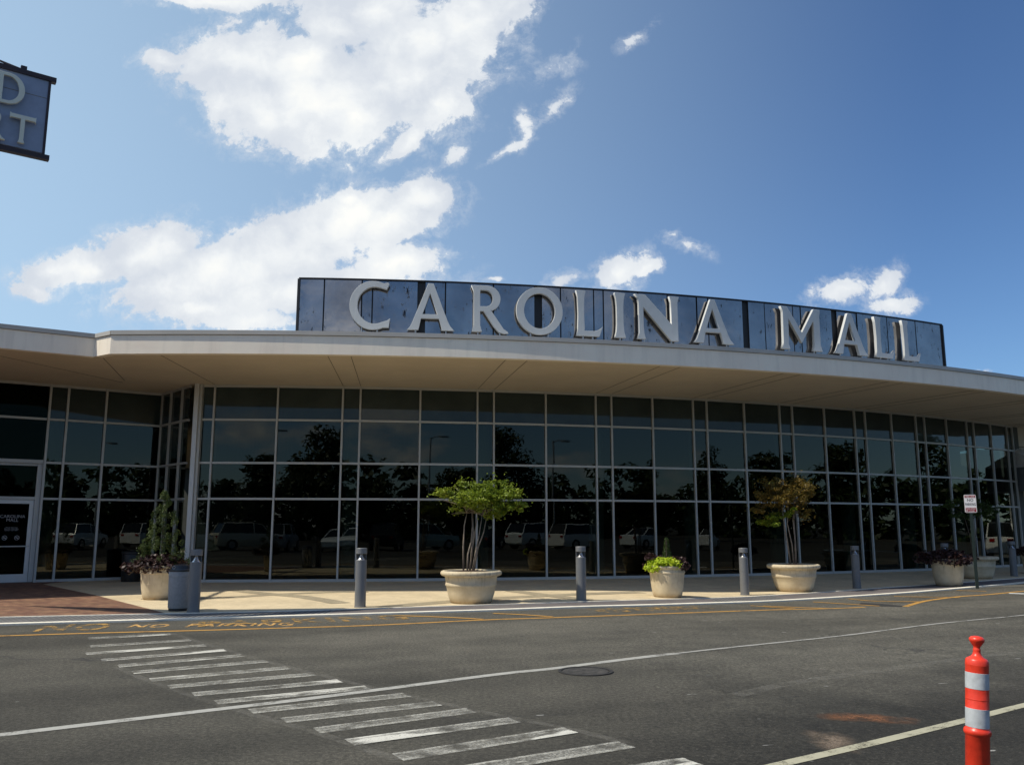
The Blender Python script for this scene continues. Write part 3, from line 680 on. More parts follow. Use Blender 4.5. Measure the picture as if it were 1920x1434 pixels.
# glazing -----------------------------------------------------------
THS = [1.74,2.14,4.17,6.26,6.83,8.79,10.70,11.26,13.06,14.86,15.44,17.00,18.61,19.17,20.76,22.35,22.94,24.50,26.07,26.65,28.15,29.66,30.22,31.72,33.24,33.79,35.24,36.74,37.29]
NARROW = {i for i in range(len(THS)-1) if THS[i+1]-THS[i] < 0.7}
def frame_bits(pts, levels, narrow, heads=True, xs=()):
    """pts: plan points of the mullions; builds windows, mullions and transoms between them"""
    for i in range(len(pts)-1):
        if i in xs: continue
        a = Vector((*pts[i], 0)); b = Vector((*pts[i+1], 0)); d = (b-a).normalized(); n = Vector((d.y, -d.x, 0)); L = (b-a).length
        win = MB()
        zz = [0.09] + [z for z in levels] + [HT-0.075]
        for r_ in range(len(zz)-1):
            if r_ == len(zz)-2: nfront = len(win.f)
            z0 = zz[r_]+(0.032 if r_ else 0); z1 = zz[r_+1]-(0.032 if r_ < len(zz)-2 else 0)
            c = (a+b)/2; c.z = (z0+z1)/2
            tl = random.uniform(-.0011, .0011); n2 = (n+Vector((0,0,tl))+d*random.uniform(-.0011,.0011)).normalized(); ez = Vector((0,0,1))
            P = [c+d*(sx*(L/2-0.031))+ez*(sz*(z1-z0)/2)-n2*0.0 for sx, sz in ((-1,-1),(1,-1),(1,1),(-1,1))]
            P = [p - n*((p-c).dot(n2)-0) for p in P]
            Q = [p-n*0.012 for p in P]
            win.add(P+Q, [(0,1,2,3),(7,6,5,4),(0,4,5,1),(1,5,6,2),(2,6,7,3),(3,7,4,0)])
        o = mpart(win, 'window', M['glass']); o.data.materials.append(M['spandrel'])
        for p_ in list(o.data.polygons)[nfront:]: p_.material_index = 1
        if (i in narrow): o['label'] = 'narrow tinted window strip between two mullions'
        # glazing beads hold the transoms of this bay
        for r_, z in enumerate(levels):
            tr = MB(); c = (a+b)/2; c.z = z; tr.obox(c, d, n, (0,0,1), L/2-0.029, 0.05, 0.030); 
            TRANS.setdefault(r_, []).append(tr)
        c = (a+b)/2; c.z = 0.045; tr = MB(); tr.obox(c, d, n, (0,0,1), L/2-0.029, 0.055, 0.044); SILL.append(tr)
        c.z = HT-0.038; tr = MB(); tr.obox(c, d, n, (0,0,1), L/2-0.029, 0.05, 0.036); HEAD.append(tr)
def flush():
    for name, lst in [('transom', l_) for l_ in TRANS.values()]+[('sill', SILL), ('head_frame', HEAD)]:
        m_ = MB()
        for t_ in lst: m_.add(t_.v, t_.f)
        mpart(m_, name, M['alu'])
    TRANS.clear(); SILL.clear(); HEAD.clear()
TRANS, SILL, HEAD = {}, [], []
mul = [gp(t) for t in THS]
frame_bits(mul, ZT, NARROW); flush()
for i, t in enumerate(THS):
    if i == 0: continue
    a = R(t); d = (math.cos(a), math.sin(a), 0); n = (math.sin(a), -math.cos(a), 0); m_ = MB()
    c = (*gp(t, GR+0.02), HT/2); m_.obox(c, d, n, (0,0,1), 0.026, 0.042, HT/2-0.002); mpart(m_, 'mullion', M['alu'])
cp = gp(1.62, GR+0.06); m_ = MB(); m_.obox((*cp, HT/2), (1,0,0), (0,-1,0), (0,0,1), 0.062, 0.15, HT/2-0.002)
mpart(m_, 'corner_post', M['alu_bright'])
m_ = MB(); m_.obox((cp[0]+.105, cp[1]+.02, HT/2), (1,0,0), (0,-1,0), (0,0,1), 0.035, 0.10, HT/2-0.002); mpart(m_, 'corner_post', M['alu'])
# soffit joints running out from the narrow bays
for i in sorted(NARROW):
    for th in (THS[i], THS[i+1]):
        if th < 2: continue
        a = R(th+0.0); d = Vector((math.sin(a), -math.cos(a), 0)); s0 = Vector((*gp(th, GR+0.12), HT-0.003))
        # outer end on the canopy edge
        Lj = 0.0
        while Lj < 9 and (Vector((s0.x+d.x*Lj-EC[0], s0.y+d.y*Lj-EC[1])).length < ER-0.28): Lj += 0.05
        c = s0+d*(Lj/2); m_ = MB(); m_.obox(c, d, (d.y, -d.x, 0), (0,0,1), Lj/2, 0.007, 0.005); mpart(m_, 'soffit_joint', M['joint'])
for q0, q1 in (((-12.9,19.15),(-11.2,24.5)), ((-10.05,20.85),(-11.0,24.2))):
    q0, q1 = Vector((*q0, HT-.003)), Vector((*q1, HT-.003)); d = (q1-q0).normalized()
    m_ = MB(); m_.obox((q0+q1)/2, d, (d.y, -d.x, 0), (0,0,1), (q1-q0).length/2, 0.007, 0.005); mpart(m_, 'soffit_joint', M['joint'])
# left wing
WA = Vector((-14.52, 24.10)); WD = Vector((3.62, 2.5)).normalized()
def wp(s): q = WA+WD*s; return (q.x, q.y)
WS = [1.33, 1.80, 2.83, 4.42]
wing = [wp(s) for s in WS]
frame_bits(wing, ZT, {0}); flush()
left_pts = [wp(s) for s in (-5.6, -4.5, -3.4, -2.9, -1.0)]
frame_bits(left_pts, ZT, {2}); flush()
wn3 = Vector((WD.y, -WD.x, 0)); wd3 = Vector((WD.x, WD.y, 0))
def wbox(s0, s1, z0, z1, off, th_, name, mat, parent=mall):
    c = (Vector((*wp((s0+s1)/2), (z0+z1)/2)))+wn3*off; m_ = MB(); m_.obox(c, wd3, wn3, (0,0,1), (s1-s0)/2, th_, (z1-z0)/2); return mpart(m_, name, mat, parent)
for s in WS + [-5.6, -4.5, -3.4, -2.9, -1.0]:
    wbox(s-0.03, s+0.03, 0.002, HT-0.002, 0.02, 0.07, 'mullion', M['alu'])
# above the doors
zz = [ZT[1], ZT[2], HT]
m_ = MB()
for z0, z1 in ((ZT[1]+.07, ZT[2]-.035), (ZT[2]+.035, HT-.075)):
    c = Vector((*wp(0.165), (z0+z1)/2)); m_.obox(c, wd3, wn3, (0,0,1), 1.13, 0.006, (z1-z0)/2)
mpart(m_, 'window', M['glass'])
for z, h in ((ZT[1]+0.02, 0.05), (ZT[2], 0.032), (HT-0.038, 0.036)): wbox(-0.965, 1.295, z-h, z+h, 0, 0.05, 'transom', M['alu'])
# door set, a little recessed
for s0, s1 in ((1.17, 1.295), (-0.965, -0.84)): wbox(s0, s1, 0.02, ZT[1]-0.035, -0.12, 0.10, 'door_jamb', M['alu'])
wbox(-0.838, 1.168, ZT[0]-0.03, ZT[0]+0.05, -0.12, 0.08, 'door_header', M['alu']); wbox(-0.838, 1.168, ZT[1]-0.10, ZT[1]-0.035, -0.12, 0.08, 'door_header', M['alu'])
m_ = MB(); c = Vector((*wp(0.165), (ZT[0]+ZT[1])/2-.02))-wn3*0.12; m_.obox(c, wd3, wn3, (0,0,1), 1.0, 0.006, (ZT[1]-ZT[0])/2-.09); mpart(m_, 'window', M['glass'])
def door(s0, s1, handed):
    zt = ZT[0]-0.035
    def dbox(mb, a, b, z0, z1, off=-0.12, t_=0.025):
        c = Vector((*wp((a+b)/2), (z0+z1)/2))+wn3*off; mb.obox(c, wd3, wn3, (0,0,1), (b-a)/2, t_, (z1-z0)/2)
    f_ = MB(); dbox(f_, s0, s0+.11, .03, zt); dbox(f_, s1-.11, s1, .03, zt); dbox(f_, s0+.11, s1-.11, .03, .25); dbox(f_, s0+.11, s1-.11, zt-.11, zt)
    dr_ = mpart(f_, 'door', M['alu_bright'])
    g_ = MB(); dbox(g_, s0+.11, s1-.11, .25, zt-.11, -0.12, .005)
    g_.v = [(x, y-28, z) for x, y, z in g_.v]; g_.build('door_glass', M['glass'], dr_)
    h_ = MB(); dbox(h_, s0+.03, s1-.03, 1.0, 1.03, -0.075, .015); h_.v = [(x, y-28, z) for x, y, z in h_.v]; h_.build('push_bar', M['alu'], dr_)
    ctr = Vector((*wp((s0+s1)/2), 0))-wn3*0.106-mall_loc
    rot = Matrix((( wd3.x, 0, wn3.x, 0), (wd3.y, 0, wn3.y, 0), (0, 1, 0, 0), (0, 0, 0, 1)))
    def dt(txt, z, size, b_=0.0): 
        mt = Matrix.Translation((ctr.x, ctr.y, z)) @ rot
        text_mesh(txt, 'door_lettering', M['decal'], dr_, size, 0.001, mt, 1.0, 0.82, bold=b_)
    dt('CAROLINA\nMALL', 1.80, 0.125)
    dt('North Entrance\nMon-Sat 10am-9pm\nSunday 12pm-6pm', 1.52, 0.045)
    # two round prohibition decals
    for sx in (-0.15, 0.15):
        c = ctr + wd3*sx + Vector((0, 0, 1.25)); m_ = MB()
        nseg = 24
        def ring(r0, r1):
            b = len(m_.v)
            for k_ in range(nseg):
                a = 2*math.pi*k_/nseg
                for r in (r0, r1): m_.v.append(tuple(c+wd3*r*math.cos(a)+Vector((0,0,r*math.sin(a)))))
            m_.f.extend([(b+2*k_, b+2*k_+1, b+2*((k_+1)%nseg)+1, b+2*((k_+1)%nseg)) for k_ in range(nseg)])
        ring(0.052, 0.064)
        dg_ = (wd3-Vector((0,0,1))).normalized(); m_.obox(c, dg_, dg_.cross(wn3), wn3, 0.055, 0.006, 0.0008)
        m_.obox(c, wd3, (0,0,1), wn3, 0.035, 0.009, 0.0006)
        m_.build('door_decal', M['decal'], dr_)
M['decal'] = simple('door_decal_film', (0.42, 0.42, 0.42), 0.7, 0, 0.05)
door(0.168, 1.165, 1); door(-0.835, 0.162, -1)
# return wall between wing and curved front
RA, RB = Vector(wing[-1]), Vector((gp(1.36, GR-0.02)))
ret = [tuple(RA.lerp(RB, t_)) for t_ in (0.0, 0.36, 0.74, 0.97)]
frame_bits(ret, ZT, set()); flush()
rd = (RB-RA).normalized()
for q in ret[1:3]:
    m_ = MB(); m_.obox((*q, HT/2), (rd.x, rd.y, 0), (rd.y, -rd.x, 0), (0,0,1), 0.026, 0.06, HT/2-.003); mpart(m_, 'mullion', M['alu'])
# interior: floor, back wall, columns, perforated screens behind the two middle rows
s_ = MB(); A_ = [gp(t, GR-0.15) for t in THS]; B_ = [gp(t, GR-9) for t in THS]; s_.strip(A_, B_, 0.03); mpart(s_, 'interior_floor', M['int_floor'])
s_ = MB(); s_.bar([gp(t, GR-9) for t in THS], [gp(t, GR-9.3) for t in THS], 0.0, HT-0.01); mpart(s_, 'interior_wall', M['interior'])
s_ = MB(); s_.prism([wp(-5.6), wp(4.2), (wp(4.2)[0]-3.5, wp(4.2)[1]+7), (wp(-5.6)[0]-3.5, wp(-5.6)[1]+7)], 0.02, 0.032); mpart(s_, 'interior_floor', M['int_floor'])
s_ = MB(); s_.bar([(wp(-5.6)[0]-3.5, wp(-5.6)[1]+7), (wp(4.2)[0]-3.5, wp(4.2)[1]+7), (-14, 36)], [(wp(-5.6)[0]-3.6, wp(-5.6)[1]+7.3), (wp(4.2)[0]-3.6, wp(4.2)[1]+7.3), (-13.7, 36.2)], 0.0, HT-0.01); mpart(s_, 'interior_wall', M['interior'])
for i in sorted(NARROW):
    if i == 0: continue
    c = gp((THS[i]+THS[i+1])/2, GR-0.75); s_ = MB(); s_.lathe([(0.23, 0.03), (0.23, HT-0.005)], 24, c); mpart(s_, 'column', M['column'], smooth=False, auto=40)
c = wp(1.56); c = (c[0]-wn3.x*0.7, c[1]-wn3.y*0.7); s_ = MB(); s_.lathe([(0.21, 0.03), (0.21, HT-0.005)], 24, c); mpart(s_, 'column', M['column'], auto=40)
def screen(P, z0, z1):
    s_ = MB(); n = len(P); s_.add([(x, y, z0) for x, y in P]+[(x, y, z1) for x, y in P], [(i, i+1, n+i+1, n+i) for i in range(n-1)])
    o = mpart(s_, 'perforated_screen', M['screen']); me = o.data; uvl = me.uv_layers.new(name='UVMap')
    L = [0]
    for i in range(n-1): L.append(L[-1]+(Vector(P[i+1])-Vector(P[i])).length)
    for p_ in me.polygons:
        for li in p_.loop_indices:
            vi = me.loops[li].vertex_index; uvl.data[li].uv = (L[vi % n], z0 if vi < n else z1)
runs = []; cur = []
for i in range(len(THS)-1):
    if i in NARROW:
        if cur: runs.append(cur); cur = []
    else: cur.append(i)
if cur: runs.append(cur)
for r_ in runs:
    t0, t1 = THS[r_[0]]+.04, THS[r_[-1]+1]-.04
    screen([gp(t0+(t1-t0)*j/4, GR-0.28) for j in range(5)], ZT[0]+0.05, ZT[2]-0.03)
shell = [wp(-5.6), (-26, 34), (-26, 61), (24, 61), (27, 40), gp(37.4, GR-0.05)]
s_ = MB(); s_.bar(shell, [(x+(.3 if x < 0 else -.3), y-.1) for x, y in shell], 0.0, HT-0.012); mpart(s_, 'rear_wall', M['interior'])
# right end wall with awning
we = Vector(gp(37.33, GR+0.0))+Vector((0.02, 0.35)); wdir = Vector((1.0, 0.13)).normalized(); we2 = we+wdir*9; wnn = Vector((wdir.y, -wdir.x))
s_ = MB(); s_.bar([tuple(we), tuple(we2)], [tuple(we-wnn*.4), tuple(we2-wnn*.4)], 0, HT-0.005); mpart(s_, 'side_wall', M['wall'])
s_ = MB(); s_.bar([tuple(we+wnn*.01), tuple(we2+wnn*.01)], [tuple(we+wnn*0), tuple(we2+wnn*0)], 4.80, 4.84); mpart(s_, 'wall_joint', M['joint'])
s_ = MB(); s_.bar([tuple(we+wnn*.03), tuple(we2+wnn*.03)], [tuple(we+wnn*0), tuple(we2+wnn*0)], 0, 0.30); mpart(s_, 'wall_plinth', M['fascia'])
a0 = we+wdir*0.08; P = []
for (s1_, o1, z) in ((0,0,4.75),(3.2,0,4.75),(3.2,0,3.0),(0,0,3.0),(0.15,1.5,3.95),(3.2,1.5,3.95),(3.2,1.5,3.0),(0.15,1.5,3.0)):
    q = a0+wdir*s1_+wnn*o1; P.append((q.x, q.y, z))
s_ = MB(); s_.add([P[0], P[1], P[5], P[4]], [(0,1,2,3)]); s_.add([(x, y, z-.05) for x, y, z in (P[0], P[1], P[5], P[4])], [(3,2,1,0)])
for k_ in range(24):
    a = Vector(P[0]).lerp(Vector(P[1]), k_/24); b = Vector(P[4]).lerp(Vector(P[5]), k_/24); s_.tube([a+Vector((0,0,.012)), b+Vector((0,0,.012))], 0.02, 5)
aw = mpart(s_, 'awning', M['awning_white'])
PM = (P[0][0], P[0][1], 3.95)
s_ = MB(); s_.add([P[0], P[4], PM], [(0,2,1)]); mpart(s_, 'awning_side', M['awning_white'])
s_ = MB(); s_.add([P[4], P[5], P[6], P[7], PM, P[3]], [(0,3,2,1),(0,4,5,3)]); s_.add([P[7], P[6], P[2], P[3]], [(0,1,2,3)])
s_.v = [(x, y-28, z) for x, y, z in s_.v]; s_.build('valance', M['awning_grey'], aw)

# ------------------------------------------------------------------ roof sign
def flare(x, w0=0.20, w1=0.29, h=1.0, n=6, lean=0.0):
    L = [(0, w1), (0.05, w1*0.93), (0.14, (w0*0.7+w1*.3)), (0.3, w0*1.02), (0.5, w0), (0.7, w0*1.02), (0.86, (w0*.7+w1*.3)), (0.95, w1*.93), (1, w1)]
    return [(x-w/2, z*h) for z, w in L] + [(x+w/2, z*h) for z, w in L[::-1]]
def arcpts(cx, cy, rx, ry, a0, a1, n=22): return [(cx+rx*math.cos(R(a0+(a1-a0)*i/n)), cy+ry*math.sin(R(a0+(a1-a0)*i/n))) for i in range(n+1)]
def glyph(ch):
    """outline loops in a unit-height cell; (loops, width)"""
    if ch == 'I': return [flare(0.14, .17, .27)], 0.28
    if ch == 'L':
        return [[(0,0),(.62,0),(.72,.24),(.60,.155),(.50,.125),(.235,.125),(.225,.5),(.235,.86),(.275,1),(0,1),(.04,.86),(.055,.5),(.04,.14)]], 0.72
    if ch == 'A':
        out = [(0,0),(.26,0),(.275,.05),(.315,.245),(.70,.245),(.76,.05),(.76,0),(1.06,0),(.96,.10),(.90,.22),(.58,1.0),(.455,1.0),(.13,.2),(.075,.08)]
        return [out, [(.35,.345),(.66,.345),(.505,.77)]], 1.06
    if ch == 'O':
        return [arcpts(.5,.5,.5,.52,0,360,40)[:-1], arcpts(.5,.5,.325,.375,360,0,40)[:-1]], 1.0
    if ch == 'C':
        o = arcpts(.5,.5,.5,.52,58,302,34); i = arcpts(.53,.5,.355,.385,296,64,30)
        return [[(.84,.96)]+[(.80,.99)]+o[1:-1]+[(.84,.03),(.86,.24),(.80,.19)]+i[2:-2]+[(.78,.83)]], 0.86
    if ch == 'N':
        st = [(0,0),(.21,0),(.175,.14),(.165,.30),(.165,.70),(.80,-.01),(.98,-.01),(.98,.86),(1.02,1),(.77,1),(.81,.86),(.815,.38),(.21,1.0),(-.06,1.0),(.02,.92),(.045,.8),(.045,.14)]
        return [st], 1.0
    if ch == 'M':
        return [[(0,0),(.24,0),(.205,.12),(.225,.70),(.57,.16),(.93,.70),(.93,.12),(.88,0),(1.17,0),(1.12,.14),(1.12,.84),(1.15,1),(.95,1),(.585,.42),(.20,1),(0.0,1),(.055,.90),(.06,.84),(.045,.14)]], 1.15
    if ch == 'R':
        out = [(0,0),(.245,0),(.205,.14),(.20,.44),(.27,.44),(.50,.12),(.62,.0),(.74,-.03),(.86,-.02),(.84,.02),(.74,.08),(.46,.46)]+arcpts(.36,.72,.31,.28,-70,90,16)+[(.20,1.0),(-.02,1.0),(.04,.86),(.045,.14)]
        return [out, [(.20,.555),(.20,.89),(.32,.89)]+arcpts(.32,.72,.16,.17,80,-80,12)+[(.32,.555)]], 0.80
    if ch == 'D':
        out = [(0,0),(.36,0)]+arcpts(.36,.5,.48,.5,-85,85,20)+[(.36,1),(0,1),(.04,.86),(.045,.14)]
        return [out, [(.205,.12),(.205,.88),(.34,.88)]+arcpts(.34,.5,.31,.38,85,-85,18)+[(.34,.12)]], 0.84
    if ch == 'T': return [[(.30,0),(.56,0),(.51,.14),(.515,.84),(.80,.84),(.86,.76),(.86,1.04),(.80,1),(.06,1),(0,1.04),(0,.76),(.06,.84),(.345,.84),(.35,.14)]], 0.86
    if ch == 'F': return [[(0,0),(.24,0),(.20,.14),(.20,.44),(.46,.44),(.50,.40),(.50,.62),(.46,.57),(.20,.57),(.20,.86),(.56,.86),(.62,.78),(.62,1),(0,1),(.04,.86),(.045,.14)]], 0.62
    if ch == 'U': return [[(0,1),(.045,.86),(.045,.40)]+arcpts(.43,.38,.385,.40,180,360,20)+[(.815,.86),(.86,1),(.64,1),(.67,.86),(.67,.40)]+arcpts(.43,.38,.24,.26,360,180,16)+[(.19,.86),(.22,1)]], 0.86
def glyph_mesh(ch, width, height, depth, name, mat, parent):
    loops, gw = glyph(ch)
    cu = bpy.data.curves.new(name, 'CURVE'); cu.dimensions = '2D'; cu.fill_mode = 'BOTH'; cu.extrude = depth/2; cu.bevel_depth = 0.006; cu.offset = -0.012
    for lp in loops:
        sp = cu.splines.new('POLY'); sp.points.add(len(lp)-1)
        for p_, (x, y) in zip(sp.points, lp): p_.co = ((x/gw-0.5)*width, y*height, 0, 1)
        sp.use_cyclic_u = True
    o = bpy.data.objects.new('tmp', cu); COL.objects.link(o); dg = bpy.context.evaluated_depsgraph_get()
    me = bpy.data.meshes.new_from_object(o.evaluated_get(dg)); bpy.data.objects.remove(o); me.materials.clear()
    me.transform(Matrix.Rotation(R(90), 4, 'X')); me.name = name
    return link(name, me, mat, parent)
rs = thing('rooftop_sign', 'long curved dark mirrored rooftop sign reading CAROLINA MALL in pale letters', 'sign', (4, 24, ZTOP))
rl = Vector((4, 24, ZTOP))
def spart(mb, name, mat, parent=rs, **kw): mb.v = [(x-rl.x, y-rl.y, z-rl.z) for x, y, z in mb.v]; return mb.build(name, mat, parent, **kw)
def edge_theta(u, v, r):                       # angle at which a sight line meets the concentric arc
    d = ray(u, v); A = d[0]**2+d[1]**2; B = -2*(d[0]*EC[0]+d[1]*EC[1]); D = EC[0]**2+EC[1]**2-r*r
    t = (-B-math.sqrt(B*B-4*A*D))/(2*A); return math.degrees(math.atan2(d[0]*t-EC[0], EC[1]-d[1]*t))
SR = ER-0.78; S0, S1 = edge_theta(559, 570, SR), edge_theta(1768, 645, SR); SZ0, SZ1 = ZTOP+0.01, 7.74
nA = 60; TA = [S0+(S1-S0)*i/nA for i in range(nA+1)]
s_ = MB(); s_.bar([ep(t, SR-0.05) for t in TA], [ep(t, SR-0.22) for t in TA], SZ0, SZ1-0.02); spart(s_, 'backing', M['black'])
s_ = MB(); s_.bar([ep(t, SR+0.03) for t in TA], [ep(t, SR-0.24) for t in TA], SZ1-0.018, SZ1+0.015); spart(s_, 'top_trim', M['black'])
for t in (S0, S1):
    a = R(t); s_ = MB(); s_.obox((*ep(t, SR-0.1), (SZ0+SZ1)/2), (math.cos(a), math.sin(a), 0), (math.sin(a), -math.cos(a), 0), (0,0,1), 0.03, 0.14, (SZ1-SZ0)/2-.02); spart(s_, 'end_trim', M['black'])
SEAMS = [(607,0),(678,0),(698,0),(790,1),(835,0),(925,0),(1009,1),(1051,0),(1113,0),(1131,0),(1196,0),(1252,0),(1307,0),(1328,0),(1398,1),(1434,0),(1487,0),(1501,0),(1564,1),(1606,0),(1662,0),(1715,0)]
cuts = [(S0+.04, S0+.04)]
for u, wd_ in SEAMS:
    t = edge_theta(u, 570 if u < 1200 else 600, SR); h = 0.13 if wd_ else 0.022; cuts.append((t-h, t+h))
cuts.append((S1-.04, S1-.04))
rp = random.Random(3)
for i in range(len(cuts)-1):
    t0, t1 = cuts[i][1], cuts[i+1][0]
    if t1-t0 < 0.15: continue
    tilt = rp.uniform(-.012, .012); tw = rp.uniform(-.006, .006)
    def pp(t, z, extra=0.0):
        f = (z-SZ0)/(SZ1-SZ0); x, y = ep(t, SR+0.0+tilt*f+tw*(1 if t == t1 else -1)+extra); return (x, y, z)
    s_ = MB(); s_.add([pp(t0,SZ0+.02), pp(t1,SZ0+.02), pp(t1,SZ1-.03), pp(t0,SZ1-.03), pp(t0,SZ0+.02,-.03), pp(t1,SZ0+.02,-.03), pp(t1,SZ1-.03,-.03), pp(t0,SZ1-.03,-.03)],
                      [(0,1,2,3),(7,6,5,4),(0,4,5,1),(1,5,6,2),(2,6,7,3),(3,7,4,0)])
    spart(s_, 'mirror_panel', M['mirror'])
LET = [('C',655,732),('A',763,853),('R',884,949),('O',967,1055),('L',1079,1130),('I',1151,1173),('N',1193,1272),('A',1298,1375),('M',1463,1538),('A',1561,1625),('L',1638,1675),('L',1690,1723)]
LRr = ER-0.655
for ch, u0_, u1_ in LET:
    vm = 578+max(0, u0_-700)*0.062; t0, t1 = edge_theta(u0_, vm, LRr), edge_theta(u1_, vm+3, LRr)
    tm = (t0+t1)/2; wdt = 2*LRr*math.sin(R(t1-t0)/2)*1.0; x, y = ep(tm, LRr)
    o = glyph_mesh(ch, wdt, 1.22, 0.085, 'letter', M['letter'], rs)
    o.rotation_euler = (0, 0, R(tm)); o.location = (x-rl.x, y-rl.y, 6.42-rl.z)
    ex = (-.30, .30) if ch in 'AMNR' else ((-.22, .12) if ch == 'L' else ((0.0,) if ch == 'I' else (-.18, .18)))
    for e in ex:
        s_ = MB(); s_.tube([(e*wdt*1.05, 0.0, -0.21), (e*wdt*1.05, 0.0, 0.06)], 0.022, 8); s_.build('support_post', M['galv'], o)

# ------------------------------------------------------------------ hanging FOOD COURT banner, top left
bd = Vector((0.80, 0.60, 0)).normalized(); BR = Vector((-8.60, 15.0, 0)); BL = 3.1; BZ0, BZ1 = 8.24, 9.80
bn_ = Vector((bd.y, -bd.x, 0)); bc = BR-bd*(BL/2)
bs = thing('hanging_sign', 'blue grey hanging sign with cream letters FOOD COURT and dark maroon rails', 'sign', (bc.x, bc.y, BZ0))
bl_ = Vector((bc.x, bc.y, BZ0))
def bpart(mb, name, mat, parent=bs): mb.v = [(x-bl_.x, y-bl_.y, z-bl_.z) for x, y, z in mb.v]; return mb.build(name, mat, parent)
s_ = MB(); s_.obox((bc.x, bc.y, (BZ0+BZ1)/2), bd, bn_, (0,0,1), BL/2-.05, 0.03, (BZ1-BZ0)/2-.07); bpart(s_, 'panel', M['sign_blue'])
s_ = MB(); s_.obox((bc.x, bc.y, BZ1-.03), bd, bn_, (0,0,1), BL/2+.07, 0.06, 0.045); bpart(s_, 'top_rail', M['maroon'])
s_ = MB(); s_.obox((bc.x, bc.y, BZ0+.0), bd, bn_, (0,0,1), BL/2+.07, 0.06, 0.045); bpart(s_, 'bottom_rail', M['maroon'])
for sg in (-1, 1):
    q = bc+bd*sg*(BL/2-.03); s_ = MB(); s_.obox((q.x, q.y, (BZ0+BZ1)/2), bd, bn_, (0,0,1), 0.022, 0.045, (BZ1-BZ0)/2-.05); bpart(s_, 'side_rail', M['maroon'])
s_ = MB()
for z in (9.38,): s_.obox((bc.x+bn_.x*.031, bc.y+bn_.y*.031, z), bd, bn_, (0,0,1), BL/2-.06, 0.002, 0.005)
bpart(s_, 'panel_seam', M['joint'])
def brow(word, z, h, right, gap, wsc=0.92):
    x = right
    for ch in word[::-1]:
        gw = glyph(ch)[1]*h*wsc; x -= gw
        o = glyph_mesh(ch, gw, h, 0.05, 'letter', M['cream_letter'], bs)
        q = BR-bd*(-(x+gw/2))+bn_*0.11
        o.location = (q.x-bl_.x, q.y-bl_.y, z-bl_.z); o.rotation_euler = (0, 0, math.atan2(bd.y, bd.x)); x -= gap
brow('FOOD', 9.04, 0.60, -0.42, 0.10); brow('COURT', 8.36, 0.54, -0.20, 0.055)
s_ = MB(); s_.tube([tuple(BR-bd*0.45+Vector((0,0,BZ1+.02))), (-10.7, 14.0, BZ1+.52)], 0.016, 6); s_.tube([tuple(BR-bd*0.55+Vector((0,0,BZ1+.02))), (-10.7, 14.0, BZ1+.52)], 0.012, 6)
bpart(s_, 'cable', M['maroon'])
s_ = MB(); q = BR-bd*0.47; s_.obox((q.x, q.y, BZ1+.05), bd, bn_, (0,0,1), 0.05, 0.04, 0.04); bpart(s_, 'bracket', M['maroon'])
# mast that carries it, and an unseen blade added for its ground shadow
s_ = MB(); s_.prism([(-16.1,15.3),(-12.6,14.45),(-9.75,14.9),(-9.75,14.6),(-12.2,13.3)], 10.2, 10.32); bpart(s_, 'shadow_blade', M['maroon'])
s_ = MB(); s_.tube([(-13.6,19.6,ZTOP-.01),(-13.6,19.6,10.9)], 0.09, 12); s_.tube([(-13.6,19.6,10.26),(-12.9,14.9,10.26)], 0.06, 8); bpart(s_, 'mast', M['maroon'])
s_ = MB(); s_.tube([(-9.85,14.75,10.2),(-9.85,14.75,10.2)][:1]+[tuple(BR-bd*1.6+Vector((0,0,BZ1)))], 0.012, 6); s_.tube([(-12.1,13.6,10.2), tuple(bc-bd*1.3+Vector((0,0,BZ1)))], 0.012, 6); bpart(s_, 'cable', M['maroon'])

# ------------------------------------------------------------------ street furniture
ZW = 0.016
def make_bollard(label):
    b = thing('bollard_light', label, 'bollard', group='grey bollard lights along the kerb')
    s_ = MB(); s_.lathe([(0.112,0.0),(0.112,0.012),(0.105,0.016),(0.105,0.865),(0.10,0.872),(0.03,0.872)], 32); s_.build('post', M['bollard'], b, auto=35)
    s_ = MB(); s_.lathe([(0.085,0.873),(0.05,0.905),(0.03,0.95),(0.022,0.985)], 24); s_.build('reflector', M['chrome'], b, auto=40)
    s_ = MB(); s_.lathe([(0.03,0.985),(0.10,0.985),(0.105,0.99),(0.105,1.085),(0.10,1.092),(0.02,1.094)], 32); s_.build('cap', M['bollard'], b, auto=35)
    s_ = MB(); n = 20; P = []
    for k_ in range(n+1):
        a = R(20+140*k_/n)
        for r, z in ((0.105,0.868),(0.105,0.989),(0.095,0.989),(0.095,0.868)): P.append((r*math.cos(a), r*math.sin(a), z))
    s_.add(P, [(4*i+j, 4*i+4+j, 4*i+4+(j+1)%4, 4*i+(j+1)%4) for i in range(n) for j in range(4)]+[(0,1,2,3),(4*n+3,4*n+2,4*n+1,4*n)])
    s_.build('louvre_shield', M['bollard'], b, auto=40)
    return b
BOL = [((362,1150),'grey bollard light right next to the grey litter bin'),
       ((675,1140),'grey bollard light standing alone between the litter bin and the green tree planter'),
       ((1090,1127),'grey bollard light between the green tree planter and the lime flower pot'),
       ((1397,1117),'grey bollard light just left of the bronze tree planter'),
       ((1607,1104),'grey bollard light in the shade right of the bronze tree planter'),
       ((1776,1090),'grey bollard light mostly hidden behind the purple leaved pot, only its cap showing'),
       ((1902,1081),'grey bollard light at the far right end, right of the no parking sign')]
b0 = None
for (p_, lab) in BOL:
    o = make_bollard(lab) if b0 is None else copy_tree(b0)
    if b0 is None: b0 = o
    x, y = G(*p_); d = math.hypot(x, y); x += x/d*0.1; y += y/d*0.1
    o.location = (x, y, ZW+ground_z(x, y)); o.scale = (1.03,)*3; o['label'] = lab; o.rotation_euler = (0, 0, -math.atan2(x, y)+R(8))
